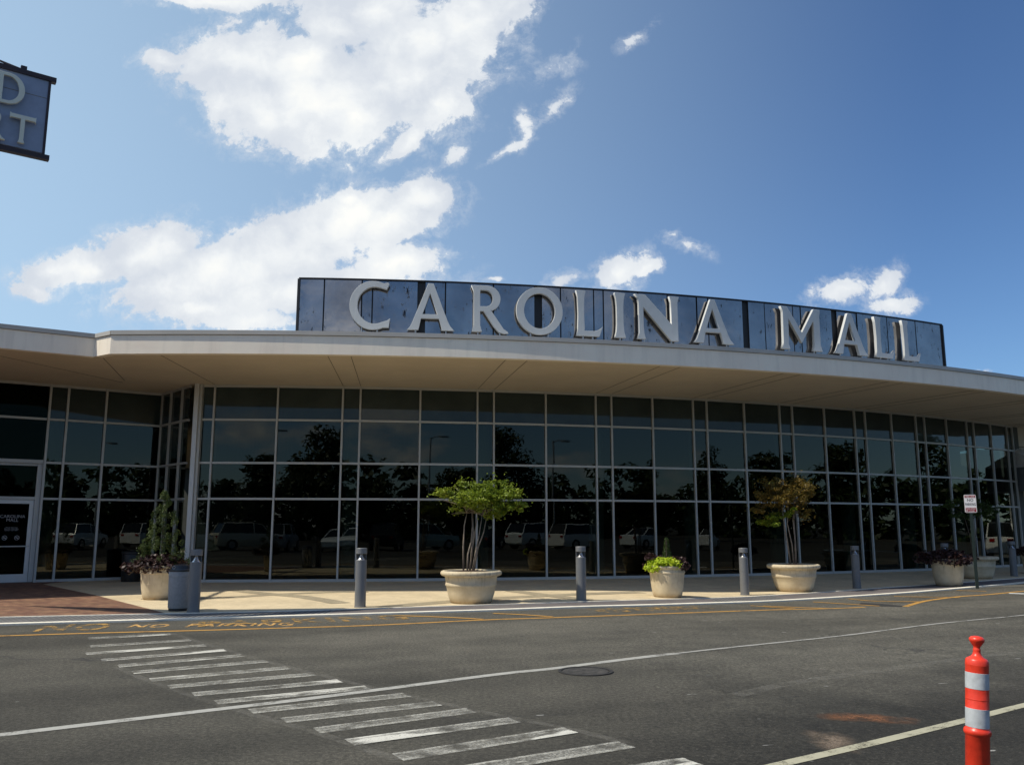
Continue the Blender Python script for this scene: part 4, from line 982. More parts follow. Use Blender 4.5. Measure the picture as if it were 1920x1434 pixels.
# litter bin
x, y = G(327,1147.5); lb = thing('litter_bin', 'round grey litter bin with a black domed lid beside the first bollard', 'litter bin', (x, y+0.17, 0.024))
s_ = MB(); s_.lathe([(0.172,0.0),(0.172,0.04)], 40); s_.build('base', M['black'], lb, auto=35)
s_ = MB(); s_.lathe([(0.178,0.041),(0.183,0.05),(0.198,0.585),(0.197,0.60)], 40); s_.build('body', M['bin_body'], lb, auto=35)
s_ = MB(); s_.lathe([(0.194,0.601),(0.200,0.607),(0.203,0.70),(0.201,0.705)], 40); s_.build('collar', M['bin_body'], lb, auto=35)
s_ = MB(); s_.lathe([(0.204,0.706),(0.209,0.715),(0.207,0.735),(0.165,0.76),(0.145,0.815),(0.10,0.828),(0.02,0.832)], 40); s_.build('lid', M['bin_lid'], lb, auto=35)
s_ = MB()
c0 = Vector((-0.065, -0.158, 0.782)); nr = 20; P = []
for k_ in range(nr):
    a = 2*math.pi*k_/nr
    for r, dy in ((0.020,0),(0.028,-0.004),(0.028,0.02)): P.append((c0.x+r*math.cos(a), c0.y+dy, c0.z+r*math.sin(a)))
s_.add(P, [(3*i+j, 3*((i+1)%nr)+j, 3*((i+1)%nr)+(j+1)%3, 3*i+(j+1)%3) for i in range(nr) for j in range(3)]); s_.build('lid_ring', M['galv'], lb)
# black bin by the glass
x, y = G(243,1091); bb = thing('waste_bin', 'black waste bin standing in the shade against the glass by the entrance corner', 'waste bin', (x, y+0.05, ZW))
s_ = MB(); s_.lathe([(0.25,0.0),(0.26,0.03),(0.275,0.74),(0.27,0.76)], 36); s_.build('body', M['black_bin'], bb, auto=35)
s_ = MB(); s_.lathe([(0.275,0.765),(0.295,0.775),(0.295,0.83),(0.26,0.86),(0.13,0.868),(0.12,0.84),(0.02,0.84)], 36); s_.build('lid', M['black_bin'], bb, auto=35)
# planters
def tall_planter(p_, label):
    x, y = G(*p_); d = math.hypot(x, y); x += x/d*0.31; y += y/d*0.31
    o = thing('planter', label, 'planter', (x, y, ZW+ground_z(x, y)), group='tall round stone planters')
    s_ = MB(); s_.lathe([(0.30,0.0),(0.315,0.012),(0.33,0.05),(0.365,0.22),(0.392,0.48),(0.400,0.545),(0.412,0.552),(0.414,0.575),(0.404,0.585),(0.408,0.640),(0.428,0.652),(0.440,0.672),(0.438,0.695),(0.425,0.71),(0.405,0.712),(0.395,0.70),(0.39,0.66)], 56, caps=True)
    s_.build('pot', M['planter'], o, auto=50)
    s_ = MB(); s_.lathe([(0.39,0.661),(0.30,0.685),(0.15,0.70),(0.02,0.705)], 40); s_.build('soil', M['soil'], o, smooth=True)
    return o
def low_planter(p_, label):
    x, y = G(*p_); d = math.hypot(x, y); x += x/d*0.42; y += y/d*0.42
    o = thing('planter', label, 'planter', (x, y, ZW+ground_z(x, y)), group='low wide stone planters with rolled rims')
    s_ = MB(); s_.lathe([(0.40,0.0),(0.42,0.012),(0.435,0.04),(0.485,0.20),(0.512,0.33),(0.528,0.345),(0.534,0.38),(0.524,0.395),(0.536,0.50),(0.545,0.53),(0.60,0.545),(0.628,0.565),(0.636,0.60),(0.625,0.632),(0.59,0.648),(0.555,0.64),(0.54,0.60)], 64)
    s_.build('pot', M['planter'], o, auto=50)
    s_ = MB(); s_.lathe([(0.54,0.602),(0.42,0.625),(0.2,0.645),(0.02,0.65)], 40); s_.build('soil', M['soil'], o, smooth=True)
    return o
pl1 = tall_planter((297,1126), 'tall cream planter with purple leaves and a conifer behind the litter bin')
pl2 = low_planter((883,1134), 'low wide cream planter under the green umbrella shaped tree')
pl3 = tall_planter((1252,1122), 'tall cream planter with lime green and dark leaves')
pl4 = low_planter((1490,1111), 'low wide stone planter with rust stained base under the bronze tree')
pl5 = tall_planter((1780,1100), 'tall planter in the shade overhung by dark purple leaves')
pl6 = low_planter((1832,1086), 'low wide planter in the shade directly behind the no parking sign post')
pl7 = tall_planter((1944,1077), 'tall planter cut off by the right edge beside the last bollard')
for o in (pl4, pl5, pl6, pl7): o.scale = (1.055,)*3

# ------------------------------------------------------------------ plants
def leaves(name, clusters, size, mat, parent, seed, aspect=0.55, flat=0.35, curl=0.25, shell=0.0):
    """many separate leaf-sized bent blades filling ellipsoidal clumps; clusters: (cx,cy,cz, rx,ry,rz, count)"""
    rg = np.random.default_rng(seed); V = []; Fc = []; nv = 0
    for (cx, cy, cz, rx, ry, rz, cnt) in clusters:
        u = rg.normal(size=(cnt, 3)); u /= np.linalg.norm(u, axis=1)[:, None]
        rad = rg.random(cnt)**(1/3.0); rad = shell+(1-shell)*rad
        ctr = np.array([cx, cy, cz]) + u*rad[:, None]*np.array([rx, ry, rz])
        nrm = rg.normal(size=(cnt, 3)); nrm[:, 2] = np.abs(nrm[:, 2])+flat*2; nrm += u*0.7; nrm /= np.linalg.norm(nrm, axis=1)[:, None]
        tmp = rg.normal(size=(cnt, 3)); ax = np.cross(nrm, tmp); ax /= np.linalg.norm(ax, axis=1)[:, None]; bx = np.cross(nrm, ax)
        s = size*rg.uniform(0.6, 1.3, cnt)[:, None]
        p = np.stack([ctr-ax*s*0.5, ctr-ax*s*0.08+bx*s*aspect*0.5-nrm*s*curl*0.2, ctr+ax*s*0.55-nrm*s*curl, ctr-ax*s*0.08-bx*s*aspect*0.5-nrm*s*curl*0.2], 1)
        V.append(p.reshape(-1, 3)); idx = np.arange(cnt)*4+nv
        Fc.append(np.stack([idx, idx+1, idx+2, idx+3], 1)); nv += cnt*4
    V = np.concatenate(V); Fc = np.concatenate(Fc)
    me = bpy.data.meshes.new(name); me.vertices.add(len(V)); me.vertices.foreach_set('co', V.ravel())
    me.loops.add(len(Fc)*4); me.loops.foreach_set('vertex_index', Fc.ravel()); me.polygons.add(len(Fc))
    me.polygons.foreach_set('loop_start', np.arange(len(Fc))*4); me.polygons.foreach_set('loop_total', np.full(len(Fc), 4)); me.update(calc_edges=True)
    return link(name, me, mat, parent)
def loc_of(p): return tuple(p.location)
def subclumps(base, rg, per, f=0.42, cnt=60):
    out = []
    for (cx, cy, cz, rx, ry, rz, n) in base:
        for _ in range(n):
            u = Vector((rg.gauss(0,1), rg.gauss(0,1), rg.gauss(0,1))).normalized()*(rg.random()**0.4)
            out.append((cx+u.x*rx, cy+u.y*ry, cz+u.z*rz, rx*f*rg.uniform(.7,1.3), ry*f*rg.uniform(.7,1.3), rz*f*rg.uniform(.6,1.2), per))
    return out
def potted_tree(pl, name, label, stems, crown, mat, leafsize, seed, bark, extra=None, per=55, lift=0.0, tall=1.0, wide=1.0, shift=0.0):
    o = thing(name, label, 'tree', (pl.location.x, pl.location.y, pl.location.z+0.62*pl.scale.x)); o.scale = pl.scale
    rg = random.Random(seed)
    tr = MB()
    for (x0, y0, pts) in stems:
        P = [(x0, y0, -0.03)] + pts; n = len(P); rad = [(0.021-0.013*i/(n-1))*rg.uniform(.75, 1.1) for i in range(n)]
        tr.tube(P, rad, 8)
        tip = Vector(P[-1])
        for _ in range(5):
            c = rg.choice(crown); q = Vector(c[:3])+Vector((rg.uniform(-.5,.5)*c[3], rg.uniform(-.5,.5)*c[4], rg.uniform(-.3,.3)*c[5]))
            if (q-tip).length < 0.95: tr.tube([tip, tip.lerp(q, .5)+Vector((0,0,.04)), q], [0.009, 0.006, 0.003], 5)
    tr.build('trunk', bark, o, smooth=True)
    crown = [(a*wide+shift, b, c+lift, d, e, f*tall, g_) for a, b, c, d, e, f, g_ in crown]
    leaves('crown', subclumps(crown, rg, int(per*.8), 0.36)+[(a_, b_, c_, d_*1.5, e_*1.5, f_*1.8, 34) for a_, b_, c_, d_, e_, f_, g_ in crown], leafsize, mat, o, seed)
    if extra: leaves('lower_leaves', subclumps(extra[0], rg, per, 0.45), leafsize, extra[1], o, seed+5)
    return o
# green crape-myrtle-like tree; offsets in metres from the planter centre (soil level)
potted_tree(pl2, 'potted_tree', 'green multi stemmed small tree with a flat umbrella crown in a low planter',
 [(-0.16,0.02,[(-0.17,0.02,.5),(-0.15,.0,.95),(-0.10,0,1.2)]), (-0.08,-.05,[(-0.07,-.05,.35),(-0.0,-.03,.62),(0.02,0,.95),(0.0,0.02,1.25)]), (-0.02,0.03,[(0.0,.03,.4),(0.04,.0,.8),(0.02,.05,1.2)]),
  (0.02,-.03,[(0.10,-.05,.45),(0.16,-.05,.75),(0.22,-.03,1.15)]), (0.05,.04,[(0.14,.05,.5),(0.25,.1,.8),(0.32,.1,1.15)]), (-0.04,.08,[(0.02,.12,.5),(0.08,.15,.9),(0.12,.2,1.2)])],
 [(.35,.1,1.58,.45,.35,.20,14),(-.1,.0,1.50,.45,.35,.18,14),(-.62,0.0,1.50,.30,.30,.10,13),(-.34,-.1,1.44,.30,.32,.13,14),(-.32,0.05,1.73,.21,.2,.08,8),(-.05,.05,1.60,.24,.3,.10,10),(.02,-.1,1.36,.34,.40,.17,18),(.30,.0,1.55,.28,.35,.15,15),
  (.42,-.05,1.30,.30,.34,.15,14),(.70,0.0,1.48,.26,.28,.09,10),(.78,.0,1.26,.26,.25,.09,9),(.30,.0,1.10,.25,.25,.10,7),(-.42,.0,1.19,.18,.2,.07,5),(.34,.0,1.75,.10,.12,.10,3),(.1,.4,1.45,.4,.25,.14,10),(.1,-.45,1.42,.4,.22,.12,9)],
 M['green_leaf'], 0.062, 11, M['bark'], per=66, wide=1.04, shift=.14, lift=.08, tall=1.25)
potted_tree(pl4, 'potted_tree', 'bronze and orange leaved small tree with thin pale stems in a low planter',
 [(-.06,0,[(-.12,0,.6),(-.18,0,1.1),(-.2,0,1.5)]),(0,-.05,[(-.02,-.05,.5),(-.1,-.03,1.0),(-.05,0,1.5)]),(.05,.0,[(.08,.0,.6),(.06,.03,1.1),(.12,0,1.6)]),(.1,.05,[(.1,.05,.6),(.1,.08,1.1),(.25,.1,1.7)])],
 [(-.42,0,2.02,.36,.35,.17,16),(-.62,0,1.66,.34,.3,.15,14),(-.75,0,1.40,.26,.25,.12,8),(-.18,-.05,1.80,.38,.35,.20,18),(.15,.0,2.06,.36,.38,.18,16),(.38,0,1.92,.28,.35,.18,13),(.05,.05,1.55,.40,.38,.18,13),(.35,.1,1.55,.32,.3,.18,9),(.30,.0,1.3,.25,.25,.1,4),(0,.35,1.8,.45,.25,.3,12),(0,-.4,1.85,.42,.22,.25,12)],
 M['bronze_leaf'], 0.062, 23, M['bark'], ([(-.55,0,1.05,.28,.28,.13,9),(-.3,0,1.18,.3,.3,.12,7),(.05,-.1,1.30,.2,.2,.1,5)], M['green_leaf']), per=62, lift=-.06, tall=1.35)
potted_tree(pl6, 'potted_tree', 'dark leafed small tree in the shade behind the no parking sign',
 [(-.06,0,[(-.1,0,.6),(-.2,0,1.1),(-.3,0,1.4)]),(.05,0,[(.08,0,.6),(.15,0,1.1),(.25,0,1.4)]),(0,.04,[(0,.04,.6),(0,0,1.3)])],
 [(-.75,0,1.52,.34,.3,.15,12),(-.35,0,1.62,.36,.35,.18,15),(.05,0,1.60,.36,.35,.20,15),(.42,0,1.58,.34,.35,.17,14),(.0,0,1.35,.5,.4,.18,14),(.65,0,1.45,.22,.25,.14,7),(-.45,0,1.30,.3,.3,.15,8),(.4,0,1.28,.3,.3,.12,6)],
 M['dull_leaf'], 0.062, 31, M['dark_bark'], per=50)
def plant(pl, name, label, clusters, mat, size, seed, cat='plant', stem=None, **kw):
    o = thing(name, label, cat, (pl.location.x, pl.location.y, pl.location.z+0.70*pl.scale.x)); o.scale = pl.scale
    leaves('foliage', clusters, size, mat, o, seed, **kw)
    if stem:
        s_ = MB(); s_.tube([(0,0,-.05),(0,0,stem)], [0.018, 0.006], 7); s_.build('stem', M['dark_bark'], o)
    else:
        s_ = MB()
        for k_ in range(10):
            a = 2*math.pi*k_/10; s_.tube([(0.06*math.cos(a),0.06*math.sin(a),-.02),(0.2*math.cos(a),.2*math.sin(a),.12),(0.42*math.cos(a),.42*math.sin(a),.04)], [0.006,.005,.003], 5)
        s_.build('stem', M['dark_bark'], o)
    return o
def ringcl(r, z, rz, n, cnt, a0=0, a1=360, rr=0.12): return [(r*math.cos(R(a0+(a1-a0)*i/n)), r*math.sin(R(a0+(a1-a0)*i/n)), z, rr, rr, rz, cnt) for i in range(n)]
def conifer_cl(h, r0, n, cnt, seed, z0=0.0):
    rg = random.Random(seed); out = []
    for i in range(n):
        t = rg.random()**1.2; r = r0*(1-t)**0.8*(0.55+0.5*rg.random())+0.02; a = rg.uniform(0, 6.283)
        out.append((r*math.cos(a), r*math.sin(a), z0+t*h, 0.07*(1.15-t*.6), 0.07*(1.15-t*.6), 0.085, cnt))
    out += [(0, 0, z0+h*i/12, 0.05, 0.05, 0.07, cnt) for i in range(13)]
    return out
plant(pl1, 'conifer_shrub', 'loose upright conifer rising from the purple leaved pot behind the litter bin', conifer_cl(1.52, 0.54, 105, 50, 5, .06), M['conifer'], 0.048, 41, 'shrub', 1.35, aspect=0.28, flat=-.1, shell=0.0)
plant(pl1, 'trailing_plant', 'dark purple leaved trailing plant spilling over the pot behind the litter bin', ringcl(.36,.12,.13,14,55)+ringcl(.48,.0,.14,14,38)+ringcl(.2,.16,.10,7,40)+[(-.7,-.1,.0,.14,.12,.10,50),(-.62,-.1,-.06,.12,.12,.10,45),(-.52,-.15,.02,.14,.12,.1,50),(.5,-.1,.02,.12,.12,.1,40)], M['purple_leaf'], 0.085, 43, aspect=.75)
plant(pl3, 'conifer_shrub', 'small narrow dark conifer in the middle of the lime leaved pot', [(0.02,0.05,.05+.06*i,.12*(1-i/11)+.03,.12*(1-i/11)+.03,.06,150) for i in range(10)], M['small_conifer'], 0.04, 45, 'shrub', .6, aspect=.3, flat=-.2)
plant(pl3, 'lime_plant', 'bright lime green leaved plant on the front left of its pot', ringcl(.36,.07,.10,9,50,190,315,.12)+ringcl(.22,.14,.08,5,36,190,320,.11)+ringcl(.46,-.03,.10,5,34,185,240,.09)+[(.12,-.38,.0,.12,.06,.05,40)], M['lime_leaf'], 0.075, 47, aspect=.75)
plant(pl3, 'trailing_plant', 'dark leaved plant on the right and back of the lime leaved pot', ringcl(.34,.13,.10,10,42,-45,150,.13)+ringcl(.44,.02,.10,6,34,-50,30,.09)+ringcl(.38,.20,.08,5,44,150,205,.14)+[(-.48,.05,-.02,.07,.1,.09,30)], M['purple_leaf'], 0.080, 49, aspect=.75)
plant(pl5, 'trailing_plant', 'dense dark purple trailing plant over the shaded pot left of the sign post', ringcl(.38,.10,.13,16,48)+ringcl(.52,.0,.13,16,34)+ringcl(.2,.17,.1,8,44)+[(-.72,0,.05,.2,.16,.15,90),(-.6,0,.12,.2,.16,.12,80),(.68,-.05,.06,.16,.14,.14,70),(.1,-.5,-.08,.3,.08,.1,70)], M['purple_leaf'], 0.09, 51, aspect=.75)
plant(pl7, 'trailing_plant', 'dark leaved plant at the far right edge of the view', ringcl(.38,.06,.12,14,42)+ringcl(.48,.0,.12,14,34)+ringcl(.2,.1,.1,8,44), M['purple_leaf'], 0.09, 53, aspect=.75)

# ------------------------------------------------------------------ no parking sign
x, y = G(1833,1103); sp_ = thing('no_parking_sign', 'red and white NO PARKING sign on a dark green post at the kerb', 'sign', (x, y, ground_z(x, y)), R(-10))
s_ = MB()
W_, T_ = 0.038, 0.006
s_.box(-W_, -0.004, 0.0, W_, 0.002, 2.48)
for sg in (-1, 1):
    s_.box(sg*W_-(0.004 if sg > 0 else -0.0), 0.0025, 0.0, sg*W_+(0.004 if sg < 0 else 0.0), 0.034, 2.48)
s_.build('post', M['post_green'], sp_)
Z0, Z1 = 2.03, 2.515; HW = 0.152
def rrect(w2, z0, z1, r, n=5):
    P = []
    for cx, cz, a0 in ((w2-r, z1-r, 0), (-w2+r, z1-r, 90), (-w2+r, z0+r, 180), (w2-r, z0+r, 270)):
        P += [(cx+r*math.cos(R(a0+90*i/n)), cz+r*math.sin(R(a0+90*i/n))) for i in range(n+1)]
    return P
def plate(P, y0, y1, name, mat, parent):
    n = len(P); s_ = MB(); s_.add([(x, y0, z) for x, z in P]+[(x, y1, z) for x, z in P], [tuple(range(n))[::-1], tuple(range(n, 2*n))]+[(i, (i+1)%n, n+(i+1)%n, n+i) for i in range(n)]); return s_.build(name, mat, parent)
pl_ = plate(rrect(HW, Z0, Z1, 0.03), -0.012, -0.0045, 'sign_plate', M['sign_white'], sp_)
plate([(-HW+.016, Z1-.085), (HW-.016, Z1-.085), (HW-.016, Z1-.016), (-HW+.016, Z1-.016)], -0.0135, -0.0125, 'red_band', M['sign_red'], pl_)
plate([(-HW+.016, Z0+.016), (HW-.016, Z0+.016), (HW-.016, Z0+.135), (-HW+.016, Z0+.135)], -0.0135, -0.0125, 'red_band', M['sign_red'], pl_)
M['sign_grey'] = simple('sign_text_dark', (0.06, 0.05, 0.05), 0.6)
def st(txt, z, size, mat, x_=0, b_=0.0, sc=1.0):
    mt = Matrix.Translation((x_, -0.0145, z)) @ Matrix.Rotation(R(90), 4, 'X') @ Matrix.Scale(sc, 4, (1, 0, 0)); return text_mesh(txt, 'lettering', mat, pl_, size, 0.0005, mt, 1.0, bold=b_)
st('FIRE LANE', Z1-.073, 0.062, M['sign_white'], sc=.80); st('NO', 2.335, 0.104, M['sign_grey'], b_=.001); st('PARKING', 2.22, 0.104, M['sign_grey'], b_=.001, sc=.62)
st('TOW-AWAY', 2.115, 0.060, M['sign_white'], sc=.78); st('ZONE', 2.056, 0.056, M['sign_white'], .02, sc=.9)
plate([(-.125,2.072),(-.07,2.072),(-.07,2.092),(-.125,2.092)], -0.0148, -0.0138, 'tow_symbol', M['sign_white'], pl_)

# ------------------------------------------------------------------ orange delineator post
od = 3.72; r_ = ray(1829, 1190); tt = od/r_[1]; zt_ = EYE+r_[2]*tt; OX = r_[0]*tt+0.005
dp = thing('delineator_post', 'bright orange plastic delineator post with two grey reflective bands and knob top', 'traffic post', (OX-zt_*math.tan(R(4.6)), od, 0)); dp.rotation_euler = (0, R(4.6), 0)
H = zt_
KR, KZ = 0.79, 0.80
def PS(pr_): return [(r*KR, z if z < 0.1 else H-(H-z)*KZ) for r, z in pr_]
prof = [(0.13,0.0),(0.13,0.03),(0.075,0.05),(0.0575,0.06),(0.0575,H-0.492),(0.062,H-0.487),(0.0655,H-0.478),(0.0655,H-0.470),(0.0615,H-0.460),(0.0555,H-0.455)]
s_ = MB(); s_.lathe(PS(prof+[(0.0555,H-0.150),(0.0562,H-0.146),(0.0562,H-0.143),(0.0555,H-0.140),(0.0550,H-0.122),(0.048,H-0.113),(0.030,H-0.104),(0.021,H-0.092),(0.0175,H-0.078),(0.0185,H-0.073),(0.0185,H-0.066),(0.016,H-0.061),(0.0165,H-0.055),(0.022,H-0.047),(0.035,H-0.028),(0.0375,H-0.020),(0.0365,H-0.013),(0.028,H-0.004),(0.012,H)]), 56)
s_.build('post', M['orange'], dp, auto=55)
for z0, z1 in ((H-0.262, H-0.182), (H-0.450, H-0.358)):
    s_ = MB(); s_.lathe(PS([(0.0552,z0),(0.0566,z0+.0005),(0.0566,z1-.0005),(0.0552,z1)]), 56, caps=False); s_.build('reflective_band', M['reflective'], dp, auto=40)
s_ = MB(); s_.lathe(PS([(0.0553,H-.318),(0.0562,H-.316),(0.0562,H-.312),(0.0553,H-.310)]), 56, caps=False); s_.build('ridge', M['orange'], dp, auto=40)

# ------------------------------------------------------------------ what the glass mirrors: the car park behind the viewer
def car_paint(name, col, metal=0.4): return simple(name, col, 0.28, metal, 0.03, 2)
PA = {'silver': car_paint('silver_car_paint', (0.88, 0.92, 0.92), 0.1), 'white': car_paint('white_car_paint', (0.92, 0.92, 0.90), 0.0), 'dark': car_paint('black_car_paint', (0.015, 0.016, 0.02), 0.2),
      'green': car_paint('sage_car_paint', (0.50, 0.60, 0.54), 0.1), 'beige': car_paint('beige_car_paint', (0.75, 0.70, 0.55), 0.1), 'red': car_paint('red_car_paint', (0.35, 0.02, 0.02), 0.1), 'grey': car_paint('grey_car_paint', (0.42, 0.44, 0.47), 0.1)}
SHAPES = {  # length stations: (y, z_bottom, z_belt, halfwidth) and greenhouse (y, z_roof, halfwidth top)
 'sedan': ([(-2.35,.35,.62,.70),(-2.25,.24,.70,.80),(-1.6,.20,.80,.88),(-.8,.18,.90,.90),(.6,.18,.93,.90),(1.5,.20,.96,.89),(2.1,.24,.95,.84),(2.3,.32,.90,.74)],
           [(-1.0,.90,.80),(-.30,1.36,.62),(.1,1.44,.62),(.85,1.43,.62),(1.65,.96,.76)]),
 'suv': ([(-2.4,.42,.78,.74),(-2.3,.32,.92,.86),(-1.5,.28,1.02,.93),(-.9,.27,1.06,.94),(.8,.27,1.10,.94),(2.0,.28,1.12,.93),(2.3,.32,1.10,.90),(2.38,.42,1.0,.84)],
         [(-1.15,1.05,.84),(-.55,1.66,.70),(.0,1.76,.70),(1.9,1.74,.70),(2.30,1.12,.82)]),
 'van': ([(-2.5,.40,.72,.74),(-2.35,.28,.88,.88),(-1.6,.24,1.0,.96),(-.9,.22,1.06,.97),(1.0,.22,1.08,.97),(2.2,.24,1.08,.95),(2.45,.32,1.02,.90)],
         [(-1.75,1.02,.86),(-.75,1.66,.74),(-.2,1.76,.74),(2.05,1.74,.74),(2.38,1.10,.84)])}
def make_car(kind, paint):
    st_, gh = SHAPES[kind]; o = thing('parked_car', '', 'car')
    s_ = MB(); P = []
    for (y, zb, zt, hw) in st_:
        zm = (zb+zt)/2
        P += [(-hw*.92,y,zb),(-hw,y,zm-.05),(-hw*.99,y,zm+.08),(-hw*.90,y,zt),(-hw*.45,y,zt+.03),(0,y,zt+.04),(hw*.45,y,zt+.03),(hw*.90,y,zt),(hw*.99,y,zm+.08),(hw,y,zm-.05),(hw*.92,y,zb)]
    n = 11; m_ = len(st_)
    s_.add(P, [(i*n+j, (i+1)*n+j, (i+1)*n+(j+1)%n, i*n+(j+1)%n) for i in range(m_-1) for j in range(n)]+[tuple(range(n)), tuple(range((m_-1)*n, m_*n))[::-1]])
    body = s_.build('body', paint, o, auto=38)
    s_ = MB(); P = []; zb = [st_[0][2]]
    for (y, zr, hw) in gh: P += [(-hw,y,zr),(-hw*.6,y,zr+.02),(hw*.6,y,zr+.02),(hw,y,zr)]
    base = [(-gh[0][2],gh[0][0],gh[0][1]-.1)]
    n = 4; m_ = len(gh); b = MB()
    roof = P[4:4*(m_-1)]; k_ = m_-2
    rf = MB(); rf.add(roof+[(x*0.98, y, z-.05) for x, y, z in roof], [(i*4+j, (i+1)*4+j, (i+1)*4+j+1, i*4+j+1) for i in range(k_-1) for j in range(3)]+[(4*k_+i*4+j+1, 4*k_+(i+1)*4+j+1, 4*k_+(i+1)*4+j, 4*k_+i*4+j) for i in range(k_-1) for j in range(3)]+[(i*4, i*4+4*k_, (i+1)*4+4*k_, (i+1)*4) for i in range(k_-1)]+[((i+1)*4+3, (i+1)*4+3+4*k_, i*4+3+4*k_, i*4+3) for i in range(k_-1)])
    belt = st_[3][2]-.02
    for q in range(1, m_-1):          # pillars
        y, zr, hw = gh[q]; yb = gh[0][0] if q == 1 else (gh[-1][0] if q == m_-2 else y)
        hb = .90*st_[3][3]
        for sg in (-1, 1): rf.tube([(sg*hw, y, zr-.02), (sg*hb*.97, yb, belt)], 0.035, 6)
    rf.build('roof', paint, o, auto=40)
    gl = MB(); top = [(hw*.97, y, zr-.03) for (y, zr, hw) in gh[1:-1]]; ys = [gh[0][0]+.03]+[t_[1] for t_ in top[1:-1]]+[gh[-1][0]-.03]; hb = .88*st_[3][3]
    kk = len(top); V = []
    for (hx, y, z), yb in zip(top, ys): V += [(-hb, yb, belt), (-hx, y, z), (hx, y, z), (hb, yb, belt)]
    gl.add(V, [(i*4+j, (i+1)*4+j, (i+1)*4+j+1, i*4+j+1) for i in range(kk-1) for j in range(3)]+[(0,1,2,3), (4*kk-1, 4*kk-2, 4*kk-3, 4*kk-4)])
    gl.build('window', M['car_glass'], o)
    rr_ = .33 if kind == 'sedan' else .37
    for sx in (-1, 1):
        for yy_ in (-1.45, 1.42):
            wm = MB(); wm.lathe([(rr_*.62,-.10),(rr_*.97,-.11),(rr_,-.08),(rr_,.08),(rr_*.97,.11),(rr_*.62,.10)], 28); wm.v = [(z+sx*(st_[3][3]-.10), x+yy_, y+rr_) for x, y, z in wm.v]
            wo_ = wm.build('wheel', M['tyre'], o, auto=40)
            rm = MB(); rm.lathe([(0.02,.105),(rr_*.3,.112),(rr_*.58,.108),(rr_*.60,.10)], 20); rm.v = [(sx*(z+.003)+sx*(st_[3][3]-.10), x+yy_, y+rr_) for x, y, z in rm.v]; rm.build('rim', M['rim'], wo_, auto=40)
    for sx in (-1, 1):
        hl = MB(); yb = st_[-1][0]; hl.obox((sx*.62, yb-.02, st_[-1][2]-.10), (1,0,0), (0,1,0), (0,0,1), .12, .05, .07); hl.build('tail_light', M['tail'], o)
        hl = MB(); yb = st_[0][0]; hl.obox((sx*.56, yb+.03, st_[0][2]-.06), (1,0,0), (0,1,0), (0,0,1), .13, .05, .055); hl.build('headlight', M['chrome'], o)
    return o
CARS = [('suv','white',-17.5,-7.5,70,'white estate car mirrored left of the entrance corner'),('suv','beige',-13.6,-8.5,60,'beige sport utility car mirrored beside the entrance doors'),
        ('suv','grey',-9.2,-8.8,8,'grey sport utility car mirrored behind the tall cream planter'),
        ('sedan','silver',-5.2,-8.6,200,'silver saloon mirrored in the glass left of the second bollard'),('sedan','silver',-2.6,-8.9,202,'silver saloon parked second from the left pair in the reflection'),
        ('suv','dark',0.8,-8.6,15,'black sport utility car mirrored in the glass beside the second bollard'),('suv','green',5.2,-6.5,75,'sage green off road car mirrored behind the green tree'),
        ('sedan','dark',12.2,-6.5,60,'black saloon mirrored between the green tree and the lime pot'),('van','white',21.5,-4.0,80,'white van mirrored beside the bronze tree'),
        ('sedan','silver',27.5,0.5,80,'silver saloon mirrored right of the bronze tree'),('van','white',30.3,36.3,100,'white van mirrored beside the no parking sign'),
        ('sedan','white',-21.5,-6.5,60,'white saloon mirrored in the door glass'),('sedan','red',-11.6,-17.5,20,'red saloon in the second row mirrored left of the conifer'),('suv','silver',16.0,-5.0,70,'silver estate car mirrored behind the lime leaved pot'),('sedan','white',33.5,6.0,70,'white saloon mirrored between the bronze tree and the shaded pot')]
for kind, pc, x, y, rz, lab in CARS:
    o = make_car(kind, PA[pc]); o['label'] = lab; o['group'] = 'cars in the car park mirrored by the glass'; o.location = (x, y, 0); o.rotation_euler = (0, 0, R(rz))
def far_tree(seed, h, r):
    o = thing('far_tree', '', 'tree'); rg = random.Random(seed)
    s_ = MB(); s_.tube([(0,0,-.1),(.1,0,h*.35),(0,.1,h*.7)], [.28,.2,.08], 8)
    cl = []
    for _ in range(90):
        a = rg.uniform(0, 6.283); t = rg.random(); rr_ = r*math.sqrt(rg.random())*(1-abs(t-.42)*.9); z = h*(.22+.72*t)
        cl.append((rr_*math.cos(a), rr_*math.sin(a), z, r*.30, r*.30, h*.085, 70))
        if rg.random() < .3: s_.tube([(0,0,z*.6),(rr_*math.cos(a)*.9, rr_*math.sin(a)*.9, z)], [.09,.03], 5)
    s_.build('trunk', M['dark_bark'], o); leaves('crown', cl, .52, M['far_leaf'], o, seed); return o
ft = [far_tree(61, 9.5, 4.2), far_tree(62, 12.5, 4.6), far_tree(63, 8.0, 4.8)]
rg = random.Random(9); k_ = 0
TREES = []
for i in range(9): TREES.append((-62+13.5*i+rg.uniform(-2,2), -46+rg.uniform(-7,4)))
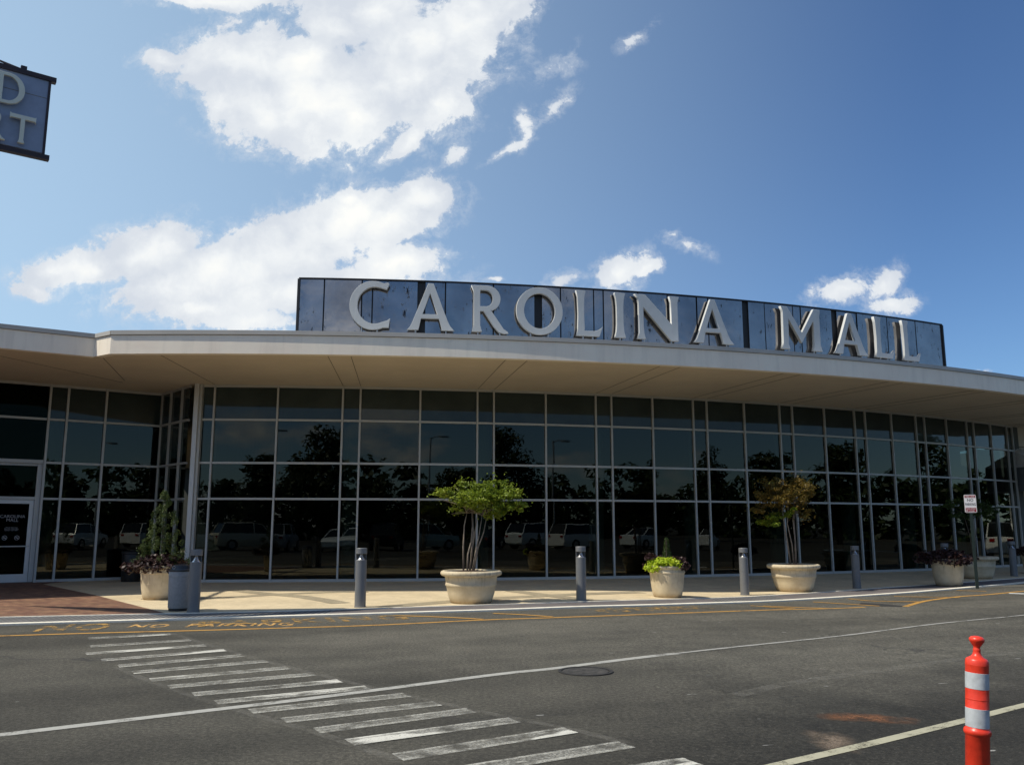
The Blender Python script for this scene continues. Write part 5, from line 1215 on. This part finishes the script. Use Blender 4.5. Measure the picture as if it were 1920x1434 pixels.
for i in range(5): TREES.append((58+rg.uniform(0,8)+2*i, -36+16*i+rg.uniform(-2,2)))
for i in range(4): TREES.append((-52+rg.uniform(-4,2), -34+9*i))
for i, (x, y) in enumerate(TREES):
    o = ft[i] if i < 3 else copy_tree(ft[i % 3])
    o.location = (x, y, 0); o.rotation_euler = (0, 0, rg.uniform(0, 6.28)); sc_ = rg.uniform(.85, 1.2); o.scale = (sc_, sc_, sc_)
    o['label'] = 'dense dark green tree beyond the car park, mirrored in the glass'; o['group'] = 'trees around the car park'
for i, (x, y) in enumerate(((-11.0,-14.0),(8.0,-16.0),(24.0,-12.0),(38.0,2.0))):
    o = thing('lamp_post', 'tall grey car park lamp post mirrored ' + ('at the left of the glass front', 'behind the green tree', 'near the bronze tree', 'at the right end of the glass')[i], 'lamp post', (x, y, 0), group='car park lamp posts')
    s_ = MB(); s_.tube([(0,0,0),(0,0,8.5)], [.09,.06], 10); s_.tube([(0,0,8.4),(.5,0,8.6),(1.0,0,8.6)], [.04,.035,.03], 8); s_.build('pole', M['galv'], o)
    s_ = MB(); s_.box(.8,-.16,8.5,1.5,.16,8.62); s_.build('lamp_head', M['galv'], o)
    s_ = MB(); s_.lathe([(.28,0),(.28,.6),(.25,.64)], 20); s_.build('footing', M['kerb'], o, auto=40)

# the wood that closes the view beyond the car park
rg = random.Random(77); cl = []
def belt(x0, y0, x1, y1, n):
    for i in range(n):
        t = (i+rg.random())/n; hh = 7.5+2.2*math.sin(t*17)+rg.uniform(-1.2, 2.2)
        for z in (1.0, 2.6, 4.2, 5.8, hh-1.2):
            cl.append((x0+(x1-x0)*t+rg.uniform(-1.5,1.5), y0+(y1-y0)*t+rg.uniform(-2,2), z, 2.6, 2.2, 1.4, 60))
belt(-85, -60, 100, -60, 84); belt(100, -60, 92, 75, 60); belt(-82, -60, -70, 5, 30); belt(-70, 5, -85, 120, 50); belt(-85, 120, 60, 130, 60); belt(60, 130, 92, 75, 30)
o = leaves('woodland', cl, 1.25, M['far_leaf'], None, 78); tag(o, kind='stuff')
